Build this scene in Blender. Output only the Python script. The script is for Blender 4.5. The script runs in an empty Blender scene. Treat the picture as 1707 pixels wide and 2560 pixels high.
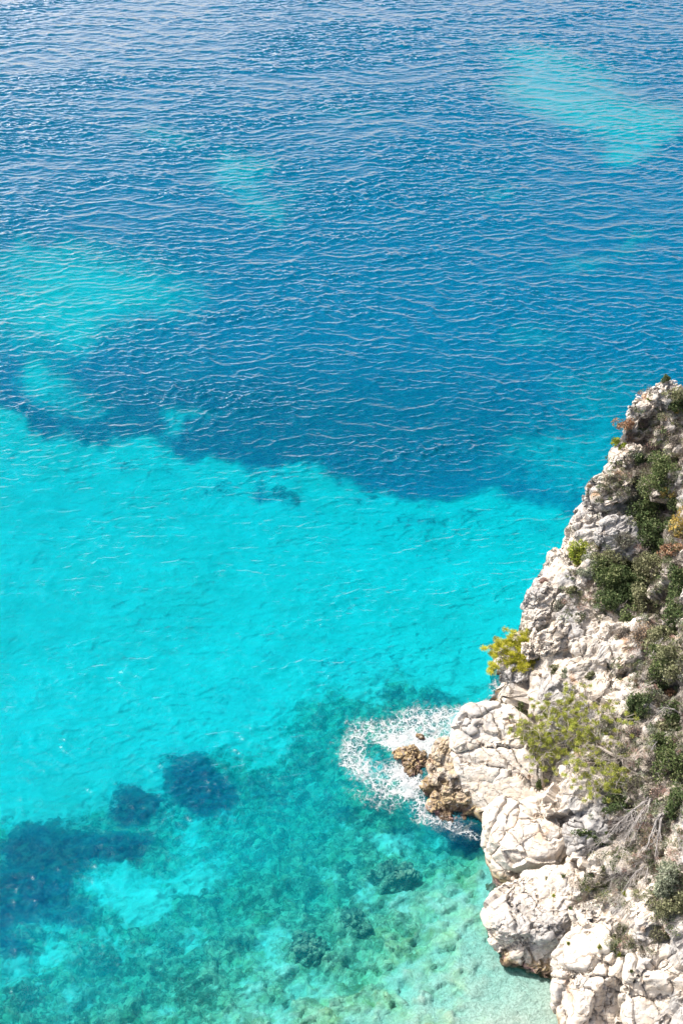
import bpy, math, random
import numpy as np
from mathutils import Vector
from mathutils.bvhtree import BVHTree

R = math.radians
rng = np.random.default_rng(7)
random.seed(11)
scene = bpy.context.scene
COL = scene.collection

# ------------------------------------------------------------------ camera
CAM_H = 90.0
PITCH = 38.0
VFOV = 40.0
F = 1280.0 / math.tan(R(VFOV / 2))          # focal length in photograph pixels
cp, sp = math.cos(R(PITCH)), math.sin(R(PITCH))

def W(u, v, z):
    """world point where the sight line of photo pixel (u, v) reaches height z"""
    dx = (u - 853.5) / F
    dy = (1280.0 - v) / F
    dY = cp + dy * sp
    dZ = -sp + dy * cp
    t = (z - CAM_H) / dZ
    return np.array([dx * t, dY * t, z])

def PX(x, y, z):
    """world -> photo pixel"""
    dz = z - CAM_H
    fwd = y * cp - dz * sp
    up = y * sp + dz * cp
    return 853.5 + F * x / fwd, 1280.0 - F * up / fwd

cam_d = bpy.data.cameras.new('camera')
cam = bpy.data.objects.new('camera', cam_d)
COL.objects.link(cam)
cam.location = (0, 0, CAM_H)
cam.rotation_euler = (R(90 - PITCH), 0, 0)
cam_d.sensor_fit = 'VERTICAL'
cam_d.angle = R(VFOV)
cam_d.clip_start = 0.5
cam_d.clip_end = 20000
scene.camera = cam
scene.render.resolution_x = 682
scene.render.resolution_y = 1024

# ------------------------------------------------------------------ light
SUN_EL = 54.0
SUN_AZ = -60.0            # degrees from +Y, negative = to the left
sd = np.array([math.cos(R(SUN_EL)) * math.sin(R(SUN_AZ)), math.cos(R(SUN_EL)) * math.cos(R(SUN_AZ)), math.sin(R(SUN_EL))])
sl = bpy.data.lights.new('sun', 'SUN')
sl.energy = 4.2
sl.angle = R(0.55)
sl.color = (1.0, 0.965, 0.91)
so = bpy.data.objects.new('sun', sl)
COL.objects.link(so)
so.rotation_euler = Vector(-sd).to_track_quat('-Z', 'Y').to_euler()
world = bpy.data.worlds.new('World')
scene.world = world
world.use_nodes = True
wn = world.node_tree
bg = wn.nodes['Background']
sky = wn.nodes.new('ShaderNodeTexSky')
sky.sky_type = 'NISHITA'
sky.sun_disc = False
sky.sun_elevation = R(SUN_EL)
sky.sun_rotation = R(SUN_AZ)
sky.air_density = 1.0
sky.dust_density = 6.0
sky.ozone_density = 1.0
wn.links.new(sky.outputs[0], bg.inputs[0])
bg.inputs[1].default_value = 0.15
vs = scene.view_settings
vs.view_transform = 'Standard'
vs.look = 'None'
vs.gamma = 1.0
vs.exposure = 0.5
vs.use_curve_mapping = False
scene.cycles.volume_bounces = 0
scene.cycles.max_bounces = 6
scene.cycles.diffuse_bounces = 2
scene.cycles.transparent_max_bounces = 12
scene.cycles.use_denoising = True
scene.cycles.sample_clamp_indirect = 4.0
scene.cycles.sample_clamp_direct = 6.0

# ------------------------------------------------------------------ noise
def hsh(ix, iy, iz, k):
    n = (ix.astype(np.int64) * 73856093) ^ (iy.astype(np.int64) * 19349663) ^ (iz.astype(np.int64) * 83492791) ^ np.int64(k * 2654435 + 977)
    n = (n ^ (n >> 13)) * np.int64(1274126177)
    n = (n ^ (n >> 16)) & np.int64(0xffffff)
    return n / float(0xffffff)

def vnoise(p, k=0):
    i = np.floor(p).astype(np.int64)
    f = p - i
    f = f * f * f * (f * (f * 6 - 15) + 10)
    out = np.zeros(len(p))
    for a in (0, 1):
        wx = f[:, 0] if a else 1 - f[:, 0]
        for b in (0, 1):
            wy = f[:, 1] if b else 1 - f[:, 1]
            for c in (0, 1):
                wz = f[:, 2] if c else 1 - f[:, 2]
                out += wx * wy * wz * hsh(i[:, 0] + a, i[:, 1] + b, i[:, 2] + c, k)
    return out * 2 - 1

def fbm(p, octv=4, k=0, gain=0.5):
    s = np.zeros(len(p)); a = 1.0; t = 0
    q = p.copy()
    for o in range(octv):
        s += a * vnoise(q, k + o * 17); t += a
        q = q * 2.03 + 13.7; a *= gain
    return s / t

def cells(p, k=0, jit=0.9):
    """angular blocks: returns per-point (block offset, tilted facet value, distance to block edge)"""
    i = np.floor(p).astype(np.int64)
    n = len(p)
    d1 = np.full(n, 1e9); d2 = np.full(n, 1e9)
    off = np.zeros(n); tilt = np.zeros(n)
    for a in (-1, 0, 1):
        for b in (-1, 0, 1):
            for c in (-1, 0, 1):
                cx, cy, cz = i[:, 0] + a, i[:, 1] + b, i[:, 2] + c
                hx, hy, hz = hsh(cx, cy, cz, k + 1), hsh(cx, cy, cz, k + 2), hsh(cx, cy, cz, k + 3)
                rx = p[:, 0] - (cx + 0.5 + jit * (hx - 0.5))
                ry = p[:, 1] - (cy + 0.5 + jit * (hy - 0.5))
                rz = p[:, 2] - (cz + 0.5 + jit * (hz - 0.5))
                d = rx * rx + ry * ry + rz * rz
                tx, ty, tz = hsh(cx, cy, cz, k + 5) - .5, hsh(cx, cy, cz, k + 6) - .5, hsh(cx, cy, cz, k + 7) - .5
                o = hsh(cx, cy, cz, k + 4) - .5
                t = 2 * (rx * tx + ry * ty + rz * tz)
                near = d < d1
                d2 = np.where(near, d1, np.minimum(d2, d))
                off = np.where(near, o, off); tilt = np.where(near, t, tilt)
                d1 = np.where(near, d, d1)
    return off, tilt, np.sqrt(d2) - np.sqrt(d1)

def sstep(a, b, x):
    t = np.clip((x - a) / (b - a), 0, 1)
    return t * t * (3 - 2 * t)

def rbf(P, V, Q, smooth=1e-3, scale=1.0):
    """thin plate interpolation of values V at P (N,2) onto Q (M,2)"""
    P = np.asarray(P, float) / scale; Q = np.asarray(Q, float) / scale; V = np.asarray(V, float)
    n = len(P)
    def ph(r2):
        return 0.5 * r2 * np.log(np.maximum(r2, 1e-12))
    D = ((P[:, None] - P[None]) ** 2).sum(-1)
    A = np.zeros((n + 3, n + 3))
    A[:n, :n] = ph(D) + np.eye(n) * smooth
    A[:n, n] = 1; A[:n, n + 1:] = P
    A[n, :n] = 1; A[n + 1:, :n] = P.T
    w = np.linalg.solve(A, np.concatenate([V, [0, 0, 0]]))
    out = np.empty(len(Q))
    for s in range(0, len(Q), 50000):
        q = Q[s:s + 50000]
        d = ((q[:, None] - P[None]) ** 2).sum(-1)
        out[s:s + 50000] = ph(d) @ w[:n] + w[n] + q @ w[n + 1:]
    return out

# ------------------------------------------------------------------ mesh helpers
def mesh_obj(name, V, Fc, mat, parent=None, smooth=True, attrs=None):
    me = bpy.data.meshes.new(name)
    V = np.asarray(V, np.float32)
    Fc = np.asarray(Fc, np.int32)
    k = Fc.shape[1]
    me.vertices.add(len(V)); me.vertices.foreach_set('co', V.ravel())
    me.loops.add(Fc.size); me.loops.foreach_set('vertex_index', Fc.ravel())
    me.polygons.add(len(Fc))
    me.polygons.foreach_set('loop_start', np.arange(len(Fc), dtype=np.int32) * k)
    me.polygons.foreach_set('loop_total', np.full(len(Fc), k, np.int32))
    me.polygons.foreach_set('use_smooth', np.full(len(Fc), smooth, bool))
    me.update(calc_edges=True)
    me.validate()
    for an, av in (attrs or {}).items():
        a = me.attributes.new(an, 'FLOAT', 'POINT')
        a.data.foreach_set('value', np.asarray(av, np.float32))
    me.materials.append(mat)
    o = bpy.data.objects.new(name, me)
    COL.objects.link(o)
    if parent is not None:
        o.parent = parent
    return o

def grid_faces(nr, nc):
    i = np.arange(nr - 1)[:, None] * nc + np.arange(nc - 1)[None]
    i = i.ravel()
    return np.stack([i, i + 1, i + nc + 1, i + nc], 1)

def gnormals(V, nr, nc):
    P = V.reshape(nr, nc, 3)
    du = np.gradient(P, axis=1); dv = np.gradient(P, axis=0)
    n = np.cross(du, dv)
    n /= np.linalg.norm(n, axis=2, keepdims=True) + 1e-9
    return n.reshape(-1, 3)

def fnormals(V, Fc):
    a, b, c = V[Fc[:, 0]], V[Fc[:, 1]], V[Fc[:, 2]]
    fn = np.cross(b - a, c - a)
    n = np.zeros_like(V)
    for j in range(Fc.shape[1]):
        np.add.at(n, Fc[:, j], fn)
    return n / (np.linalg.norm(n, axis=1, keepdims=True) + 1e-9)

def smoothfield(f, nr, nc, it):
    g = f.reshape(nr, nc).copy()
    for _ in range(it):
        h = g.copy()
        h[1:-1, 1:-1] = (g[1:-1, 1:-1] * 2 + g[:-2, 1:-1] + g[2:, 1:-1] + g[1:-1, :-2] + g[1:-1, 2:]) / 6
        g = h
    return g.ravel()

def empty(name, loc=(0, 0, 0)):
    o = bpy.data.objects.new(name, None)
    o.empty_display_size = 0.3
    COL.objects.link(o)
    o.location = tuple(float(c) for c in loc)
    return o

def tag(o, label=None, cat=None, group=None, kind=None):
    if label: o['label'] = label
    if cat: o['category'] = cat
    if group: o['group'] = group
    if kind: o['kind'] = kind
    return o

# ------------------------------------------------------------------ node helpers
class NT:
    def __init__(self, name):
        self.m = bpy.data.materials.new(name)
        self.m.use_nodes = True
        self.t = self.m.node_tree
        self.t.nodes.clear()
        self.out = self.t.nodes.new('ShaderNodeOutputMaterial')
        self.geo = self.t.nodes.new('ShaderNodeNewGeometry')
        self.pos = self.geo.outputs['Position']
    def n(self, ty, **kw):
        nd = self.t.nodes.new(ty)
        for a, b in kw.items():
            setattr(nd, a, b)
        return nd
    def set(self, sock, val):
        if isinstance(val, bpy.types.NodeSocket):
            self.t.links.new(val, sock)
        else:
            if sock.type == 'RGBA' and len(val) == 3:
                val = (*val, 1)
            sock.default_value = val
    def math(self, op, a, b=0.0, c=None, clamp=False):
        nd = self.n('ShaderNodeMath', operation=op, use_clamp=clamp)
        self.set(nd.inputs[0], a); self.set(nd.inputs[1], b)
        if c is not None: self.set(nd.inputs[2], c)
        return nd.outputs[0]
    def mix(self, f, a, b, mode='MIX'):
        nd = self.n('ShaderNodeMix', data_type='RGBA', blend_type=mode)
        self.set(nd.inputs[0], f); self.set(nd.inputs[6], a); self.set(nd.inputs[7], b)
        return nd.outputs[2]
    def ramp(self, f, a, b, c0=0.0, c1=1.0):
        nd = self.n('ShaderNodeMapRange', interpolation_type='SMOOTHSTEP')
        self.set(nd.inputs['Value'], f)
        nd.inputs['From Min'].default_value = a; nd.inputs['From Max'].default_value = b
        nd.inputs['To Min'].default_value = c0; nd.inputs['To Max'].default_value = c1
        return nd.outputs['Result']
    def mapping(self, vec, scale=(1, 1, 1), rot=(0, 0, 0), loc=(0, 0, 0)):
        nd = self.n('ShaderNodeMapping')
        self.set(nd.inputs['Vector'], vec)
        nd.inputs['Scale'].default_value = scale; nd.inputs['Rotation'].default_value = rot
        nd.inputs['Location'].default_value = loc
        return nd.outputs[0]
    def noise(self, vec, scale, detail=4, rough=0.55, dist=0.0, color=False):
        nd = self.n('ShaderNodeTexNoise')
        self.set(nd.inputs['Vector'], vec)
        nd.inputs['Scale'].default_value = scale; nd.inputs['Detail'].default_value = detail
        nd.inputs['Roughness'].default_value = rough; nd.inputs['Distortion'].default_value = dist
        return nd.outputs['Color'] if color else nd.outputs[0]
    def warp(self, vec, scale, amount, detail=3):
        c = self.noise(vec, scale, detail, color=True)
        s = self.n('ShaderNodeVectorMath', operation='SUBTRACT'); self.set(s.inputs[0], c); s.inputs[1].default_value = (.5, .5, .5)
        k = self.n('ShaderNodeVectorMath', operation='SCALE'); self.set(k.inputs[0], s.outputs[0]); k.inputs['Scale'].default_value = amount
        a = self.n('ShaderNodeVectorMath', operation='ADD'); self.set(a.inputs[0], vec); self.set(a.inputs[1], k.outputs[0])
        return a.outputs[0]
    def voro(self, vec, scale, feature='F1', rand=1.0, out='Distance'):
        nd = self.n('ShaderNodeTexVoronoi', feature=feature)
        self.set(nd.inputs['Vector'], vec)
        nd.inputs['Scale'].default_value = scale
        nd.inputs['Randomness'].default_value = rand
        return nd.outputs[out]
    def attr(self, name):
        nd = self.n('ShaderNodeAttribute', attribute_name=name)
        return nd.outputs['Fac']
    def bump(self, h, strength, dist, normal=None):
        nd = self.n('ShaderNodeBump')
        self.set(nd.inputs['Height'], h)
        nd.inputs['Strength'].default_value = strength; nd.inputs['Distance'].default_value = dist
        if normal is not None: self.set(nd.inputs['Normal'], normal)
        return nd.outputs[0]
    def principled(self, col, rough=0.85, spec=0.3, normal=None):
        b = self.n('ShaderNodeBsdfPrincipled')
        self.set(b.inputs['Base Color'], col); self.set(b.inputs['Roughness'], rough)
        b.inputs['Specular IOR Level'].default_value = spec
        if normal is not None: self.set(b.inputs['Normal'], normal)
        self.t.links.new(b.outputs[0], self.out.inputs['Surface'])
        return b

# ------------------------------------------------------------------ materials
def rock_material(name, grey=0.35, brown_z=1.6, crack=1.0, ochre=0.3, light=1.0, bed=(1, 1, 2.2), brown_all=0.0):
    m = NT(name)
    p = m.pos
    w1 = m.warp(p, 0.9, 0.9)
    w2 = m.warp(w1, 4.0, 0.16, 2)
    big = m.noise(p, 0.22, 5, 0.6)
    mid = m.noise(w1, 1.1, 6, 0.65)
    fine = m.noise(p, 7.0, 5, 0.7)
    cream = tuple(c * light for c in (0.54, 0.465, 0.38)); white = tuple(c * light for c in (0.59, 0.545, 0.485)); gr = tuple(c * light for c in (0.33, 0.325, 0.32))
    col = m.mix(m.ramp(mid, 0.38, 0.62), white, cream)
    col = m.mix(m.math('MULTIPLY', m.ramp(m.math('ADD', big, m.math('MULTIPLY', fine, 0.25)), 0.75 - grey * 0.45, 0.92 - grey * 0.45), 0.85), col, gr)
    # grey water streaks and lichen specks
    st = m.noise(m.mapping(p, (1.6, 1.6, 0.25)), 1.5, 5, 0.7)
    col = m.mix(m.math('MULTIPLY', m.ramp(st, 0.52, 0.68), 0.45 * (0.4 + grey)), col, (0.17, 0.17, 0.175))
    sp_ = m.noise(p, 14.0, 3, 0.8)
    col = m.mix(m.math('MULTIPLY', m.ramp(sp_, 0.60, 0.70), 0.3), col, (0.24, 0.225, 0.2))
    oc = m.noise(w1, 0.55, 5, 0.6)
    col = m.mix(m.math('MULTIPLY', m.ramp(oc, 0.60, 0.70), ochre), col, (0.48, 0.26, 0.13))
    col = m.mix(m.math('MULTIPLY', m.ramp(m.math('ADD', m.attr('soil'), m.math('MULTIPLY', m.math('SUBTRACT', m.noise(w1, 1.2, 5, 0.7), 0.5), 1.3)), 0.3, 0.75), 0.75), col, m.mix(m.ramp(fine, 0.4, 0.6), (0.10, 0.085, 0.065), (0.22, 0.195, 0.165)))
    # joints
    c1 = m.voro(m.mapping(w2, bed, (0.5, 0.35, 0.3)), 0.28, 'DISTANCE_TO_EDGE')
    c2 = m.voro(m.mapping(w2, (1, 1.7, 1), (0.2, 0.8, 1.1)), 1.25, 'DISTANCE_TO_EDGE')
    k1 = m.ramp(c1, 0.006, 0.02, 1, 0)
    k2 = m.math('MULTIPLY', m.ramp(c2, 0.004, 0.02, 0.6, 0), m.ramp(m.noise(p, 0.8, 3), 0.52, 0.62))
    kk = m.math('MAXIMUM', m.math('MULTIPLY', k1, m.ramp(m.noise(p, 0.6, 3), 0.44, 0.54)), k2)
    # long thin bedding joints
    sn = m.noise(m.mapping(m.warp(p, 0.8, 0.5), (0.5, 0.5, 2.4), (0.35, 0.75, 0.2)), 0.9, 3, 0.5)
    k3 = m.ramp(m.math('ABSOLUTE', m.math('SUBTRACT', sn, 0.5)), 0.002, 0.009, 1, 0)
    kk = m.math('MAXIMUM', kk, m.math('MULTIPLY', k3, m.ramp(m.noise(p, 0.9, 3), 0.42, 0.52)))
    col = m.mix(m.math('MULTIPLY', kk, 0.75 * crack), col, (0.19, 0.155, 0.12))
    # band that the sea wets: brown and yellow weed, darker at the water
    sep = m.n('ShaderNodeSeparateXYZ'); m.set(sep.inputs[0], p)
    zz = m.math('ADD', sep.outputs['Z'], m.math('MULTIPLY', m.math('SUBTRACT', m.noise(w1, 0.7, 5, 0.65), 0.5), 2.2))
    bm = m.ramp(zz, brown_z * 0.45, brown_z, 1, 0)
    if brown_all > 0:
        bm = m.math('MAXIMUM', bm, m.math('MULTIPLY', m.ramp(m.noise(w1, 0.8, 5), 0.35, 0.5), brown_all))
    bcol = m.mix(m.ramp(m.noise(w1, 1.6, 5, 0.7), 0.42, 0.6), (0.20, 0.14, 0.085), (0.46, 0.34, 0.17))
    bcol = m.mix(m.ramp(m.noise(w1, 2.6, 4), 0.55, 0.65), bcol, (0.42, 0.37, 0.33))
    col = m.mix(m.math('MULTIPLY', bm, 0.88), col, bcol)
    zw = m.math('ADD', sep.outputs['Z'], m.math('MULTIPLY', m.math('SUBTRACT', m.noise(p, 2.0, 3), 0.5), 0.5))
    col = m.mix(m.ramp(zw, 0.15, 0.6, 0.9, 0), col, (0.12, 0.085, 0.06))
    col = m.mix(m.math('MULTIPLY', m.math('MULTIPLY', m.ramp(zw, 0.25, 0.55, 1, 0), m.ramp(m.noise(p, 0.9, 3), 0.5, 0.6)), 0.6), col, (0.42, 0.27, 0.26))
    h = m.math('ADD', m.math('MULTIPLY', mid, 0.5), m.math('MULTIPLY', fine, 0.22))
    h = m.math('ADD', h, m.math('MULTIPLY', m.noise(p, 24, 3, 0.7), 0.05))
    h = m.math('SUBTRACT', h, m.math('MULTIPLY', kk, 0.30 * crack))
    nrm = m.bump(h, 1.0, 0.12)
    m.principled(col, 0.92, 0.15, nrm)
    return m.m

M_CLIFF = rock_material('cliff_rock', grey=0.38, ochre=0.6, brown_z=0.9)
M_WHITE = rock_material('pale_limestone', grey=0.18, ochre=0.34, brown_z=1.6, light=1.04)
M_LAYER = rock_material('layered_limestone', grey=0.28, ochre=0.12, brown_z=0.9, bed=(1, 1, 2.6))
M_BROWN = rock_material('weedy_shore_rock', grey=0.3, ochre=0.5, brown_z=2.6, brown_all=0.65, light=0.8)
M_GREYROCK = rock_material('grey_limestone', grey=0.8, ochre=0.1, brown_z=1.0)

def water_material():
    m = NT('sea_water')
    p = m.pos
    q = m.mapping(p, (1, 1.0, 1), (0, 0, R(-14)))
    r1 = m.noise(m.mapping(q, (0.55, 1.5, 1)), 1.5, 4, 0.62, 0.4)
    r2 = m.noise(m.mapping(q, (0.7, 1.3, 1)), 4.6, 3, 0.6, 0.3)
    h = m.math('ADD', m.math('MULTIPLY', r1, 0.30), m.math('MULTIPLY', r2, 0.07))
    nrm = m.bump(h, 0.6, 0.2)
    nr2 = m.bump(h, 0.6, 0.45)
    fr = m.n('ShaderNodeFresnel'); fr.inputs['IOR'].default_value = 1.34
    m.set(fr.inputs['Normal'], nrm)
    gl = m.n('ShaderNodeBsdfGlossy'); gl.inputs['Roughness'].default_value = 0.06
    gl.inputs['Color'].default_value = (1, 1, 1, 1); m.set(gl.inputs['Normal'], nrm)
    tr = m.n('ShaderNodeBsdfTransparent')
    df = m.n('ShaderNodeBsdfDiffuse')
    m.set(df.inputs['Normal'], nr2)
    sc = m.attr('murk')
    m.set(df.inputs['Color'], m.mix(m.ramp(m.attr('depth'), 6, 11), (0.0, 0.33, 0.42), (0.0, 0.205, 0.43)))
    mx = m.n('ShaderNodeMixShader'); m.set(mx.inputs[0], sc); m.set(mx.inputs[1], tr.outputs[0]); m.set(mx.inputs[2], df.outputs[0])
    mg = m.n('ShaderNodeMixShader'); m.set(mg.inputs[0], m.math('MAXIMUM', m.math('SUBTRACT', m.math('MULTIPLY', fr.outputs[0], 5.6), 0.37, clamp=True), 0.005)); m.set(mg.inputs[1], mx.outputs[0]); m.set(mg.inputs[2], gl.outputs[0])
    m.t.links.new(mg.outputs[0], m.out.inputs['Surface'])
    va = m.n('ShaderNodeVolumeAbsorption')
    va.inputs['Color'].default_value = (0.0, 0.905, 0.935, 1)
    va.inputs['Density'].default_value = 0.38
    m.t.links.new(va.outputs[0], m.out.inputs['Volume'])
    return m.m
M_WATER = water_material()

def seabed_material():
    m = NT('seabed')
    p = m.pos
    w = m.warp(p, 1.2, 1.1)
    w = m.warp(w, 4.0, 0.3)
    sand = m.mix(m.ramp(m.noise(m.mapping(w, (0.7, 1.4, 1)), 0.5, 6, 0.6), 0.3, 0.7), (0.57, 0.55, 0.49), (0.72, 0.70, 0.65))
    # cobbles and weed-covered boulders
    vc = m.voro(w, 1.15, 'F1', out='Color')
    sep = m.n('ShaderNodeSeparateColor'); m.set(sep.inputs[0], vc)
    vd = m.voro(w, 1.15, 'DISTANCE_TO_EDGE')
    v2 = m.voro(w, 3.1, 'F1', out='Color')
    sep2 = m.n('ShaderNodeSeparateColor'); m.set(sep2.inputs[0], v2)
    t = m.math('ADD', m.math('MULTIPLY', sep.outputs[0], 0.45), m.math('MULTIPLY', sep2.outputs[1], 0.25))
    t = m.math('ADD', t, m.math('MULTIPLY', m.noise(w, 2.3, 5, 0.7), 0.6))
    rk = m.mix(m.ramp(t, 0.35, 0.95), (0.06, 0.09, 0.065), (0.40, 0.40, 0.27))
    rk = m.mix(m.ramp(m.noise(w, 0.5, 4), 0.5, 0.62, 0, 0.3), rk, (0.36, 0.38, 0.15))
    rk = m.mix(m.ramp(vd, 0.0, 0.08, 0.55, 0), rk, (0.05, 0.055, 0.035))
    rk = m.mix(m.ramp(m.noise(w, 1.6, 6, 0.72), 0.52, 0.68, 0, 0.6), rk, (0.58, 0.57, 0.46))
    rk = m.mix(m.math('MULTIPLY', m.attr('gravel'), 0.5), rk, m.mix(m.ramp(m.noise(w, 1.1, 5, 0.7), 0.4, 0.6), (0.34, 0.36, 0.16), (0.62, 0.60, 0.46)))
    sand = m.mix(m.attr('gravel'), sand, m.mix(m.ramp(m.noise(w, 5, 5, 0.7), 0.35, 0.65), (0.26, 0.27, 0.23), (0.46, 0.45, 0.40)))
    grass = m.mix(m.ramp(m.noise(m.mapping(w, (1, 1.6, 1)), 1.1, 5, 0.7), 0.35, 0.7), (0.004, 0.03, 0.05), (0.05, 0.15, 0.12))
    nz = m.math('SUBTRACT', m.noise(w, 0.55, 6, 0.68), 0.5)
    rockm = m.ramp(m.math('ADD', m.attr('rock'), m.math('MULTIPLY', nz, 0.95)), 0.36, 0.64)
    nz2 = m.math('SUBTRACT', m.noise(w, 0.7, 6, 0.66), 0.5)
    grm = m.ramp(m.math('ADD', m.attr('grass'), m.math('MULTIPLY', nz2, 1.15)), 0.36, 0.66)  # this mask holds seagrass, the dark pool and painted boulder shadows
    grm = m.math('MAXIMUM', grm, m.ramp(m.math('ADD', m.attr('deepm'), m.math('MULTIPLY', nz2, 0.9)), 0.12, 0.9))
    col = m.mix(rockm, sand, rk)
    col = m.mix(m.math('MULTIPLY', grm, 0.95), col, grass)
    h = m.math('ADD', m.noise(w, 3.0, 4), m.math('MULTIPLY', vd, 0.8))
    m.principled(col, 0.95, 0.0, m.bump(h, 0.7, 0.25))
    return m.m
M_BED = seabed_material()

def foam_material():
    m = NT('sea_foam')
    p = m.pos
    w = m.warp(p, 1.4, 0.85, 4)
    w = m.warp(w, 5.5, 0.16, 3)
    a = m.attr('foam')
    e1 = m.voro(m.mapping(w, (1, 0.8, 1)), 1.15, 'DISTANCE_TO_EDGE')
    e2 = m.voro(m.mapping(w, (1, 0.8, 1)), 3.6, 'DISTANCE_TO_EDGE')
    n = m.math('MULTIPLY', m.math('SUBTRACT', m.noise(w, 2.2, 5, 0.7), 0.5), 1.1)
    a2 = m.math('ADD', m.math('MULTIPLY', a, 1.3), m.math('MULTIPLY', n, 0.8))
    l1 = m.math('SUBTRACT', m.math('MULTIPLY', a2, 0.135), e1)
    l2 = m.math('SUBTRACT', m.math('MULTIPLY', a2, 0.20), e2)
    f = m.math('MAXIMUM', m.ramp(l1, -0.04, 0.08), m.ramp(l2, 0.015, 0.085))
    f = m.math('MAXIMUM', f, m.ramp(a2, 1.3, 2.0))
    f = m.math('MULTIPLY', f, m.ramp(a2, 0.16, 0.42))
    f = m.math('MAXIMUM', f, m.math('MULTIPLY', m.ramp(a2, 0.4, 1.4), 0.55))
    f = m.math('MULTIPLY', f, 0.88)
    df = m.n('ShaderNodeBsdfDiffuse'); m.set(df.inputs['Color'], m.mix(m.ramp(m.noise(w, 1.3, 5, 0.7), 0.35, 0.6), (0.36, 0.41, 0.43), (0.56, 0.57, 0.575)))
    m.set(df.inputs['Normal'], m.bump(m.noise(w, 3.2, 5), 1.0, 0.3))
    tr = m.n('ShaderNodeBsdfTransparent')
    mx = m.n('ShaderNodeMixShader'); m.set(mx.inputs[0], f); m.set(mx.inputs[1], tr.outputs[0]); m.set(mx.inputs[2], df.outputs[0])
    m.t.links.new(mx.outputs[0], m.out.inputs['Surface'])
    return m.m
M_FOAM = foam_material()

def leaf_material(name, c0, c1, c2=None, trans=0.25):
    m = NT(name)
    rp = m.geo.outputs['Random Per Island']
    col = m.mix(rp, c0, c1)
    if c2:
        col = m.mix(m.ramp(m.math('FRACT', m.math('MULTIPLY', rp, 7.31)), 0.75, 0.8), col, c2)
    cl = m.ramp(m.noise(m.pos, 1.7, 3), 0.35, 0.65, 0.65, 1.25)
    v = m.n('ShaderNodeVectorMath', operation='SCALE'); m.set(v.inputs[0], col); m.set(v.inputs['Scale'], cl)
    d = m.n('ShaderNodeBsdfDiffuse'); m.set(d.inputs['Color'], v.outputs[0])
    t = m.n('ShaderNodeBsdfTranslucent'); m.set(t.inputs['Color'], v.outputs[0])
    mx = m.n('ShaderNodeMixShader'); mx.inputs[0].default_value = trans
    m.set(mx.inputs[1], d.outputs[0]); m.set(mx.inputs[2], t.outputs[0])
    m.t.links.new(mx.outputs[0], m.out.inputs['Surface'])
    return m.m

LM = {
 'dark': leaf_material('dark_green_leaves', (0.045, 0.075, 0.03), (0.12, 0.165, 0.07), (0.20, 0.235, 0.11)),
 'green': leaf_material('green_leaves', (0.06, 0.09, 0.035), (0.155, 0.20, 0.08), (0.25, 0.27, 0.13)),
 'olive': leaf_material('olive_leaves', (0.13, 0.14, 0.07), (0.29, 0.30, 0.17), (0.34, 0.33, 0.2)),
 'lime': leaf_material('lime_leaves', (0.16, 0.22, 0.03), (0.36, 0.42, 0.07), (0.5, 0.5, 0.12), 0.35),
 'pine': leaf_material('pine_needles', (0.24, 0.30, 0.05), (0.50, 0.54, 0.12), (0.60, 0.56, 0.16), 0.4),
 'youngpine': leaf_material('yellow_green_needles', (0.38, 0.42, 0.04), (0.66, 0.64, 0.08), (0.70, 0.60, 0.16), 0.4),
 'sage': leaf_material('grey_green_leaves', (0.20, 0.23, 0.16), (0.36, 0.38, 0.28)),
 'dry': leaf_material('dry_twigs', (0.20, 0.17, 0.145), (0.38, 0.33, 0.29), (0.28, 0.25, 0.22)),
 'drab': leaf_material('drab_brown_twigs', (0.13, 0.11, 0.09), (0.26, 0.23, 0.19), (0.3, 0.27, 0.22)),
 'pink': leaf_material('pinkish_dry_leaves', (0.40, 0.24, 0.19), (0.58, 0.42, 0.36), (0.45, 0.34, 0.3)),
 'rust': leaf_material('rust_leaves', (0.32, 0.17, 0.10), (0.50, 0.31, 0.20), (0.42, 0.33, 0.22)),
 'peach': leaf_material('peach_dry_leaves', (0.45, 0.31, 0.18), (0.62, 0.46, 0.32), (0.5, 0.42, 0.34)),
 'yellow': leaf_material('yellow_leaves', (0.42, 0.30, 0.08), (0.62, 0.48, 0.16), (0.36, 0.30, 0.12), 0.35),
}
def bark_material(name, a, b):
    m = NT(name)
    m.principled(m.mix(m.ramp(m.noise(m.pos, 6, 5, 0.7), 0.35, 0.65), a, b), 0.9, 0.1, m.bump(m.noise(m.pos, 20, 4), 0.5, 0.03))
    return m.m
M_BARK = bark_material('grey_bark', (0.22, 0.19, 0.16), (0.38, 0.34, 0.30))
M_DEAD = bark_material('bleached_dead_wood', (0.24, 0.22, 0.21), (0.42, 0.395, 0.37))
def plain(name, col, rough=0.6):
    m = NT(name)
    m.principled(m.mix(m.ramp(m.noise(m.pos, 30, 2), 0.3, 0.7), tuple(c * 0.9 for c in col), col), rough, 0.2)
    return m.m
M_GWHITE = plain('gull_white_feathers', (0.85, 0.85, 0.84))
M_GGREY = plain('gull_grey_feathers', (0.42, 0.45, 0.50))
M_GDARK = plain('gull_dark_feathers', (0.05, 0.05, 0.06))
M_GBEAK = plain('gull_yellow_beak', (0.75, 0.5, 0.08))

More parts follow.
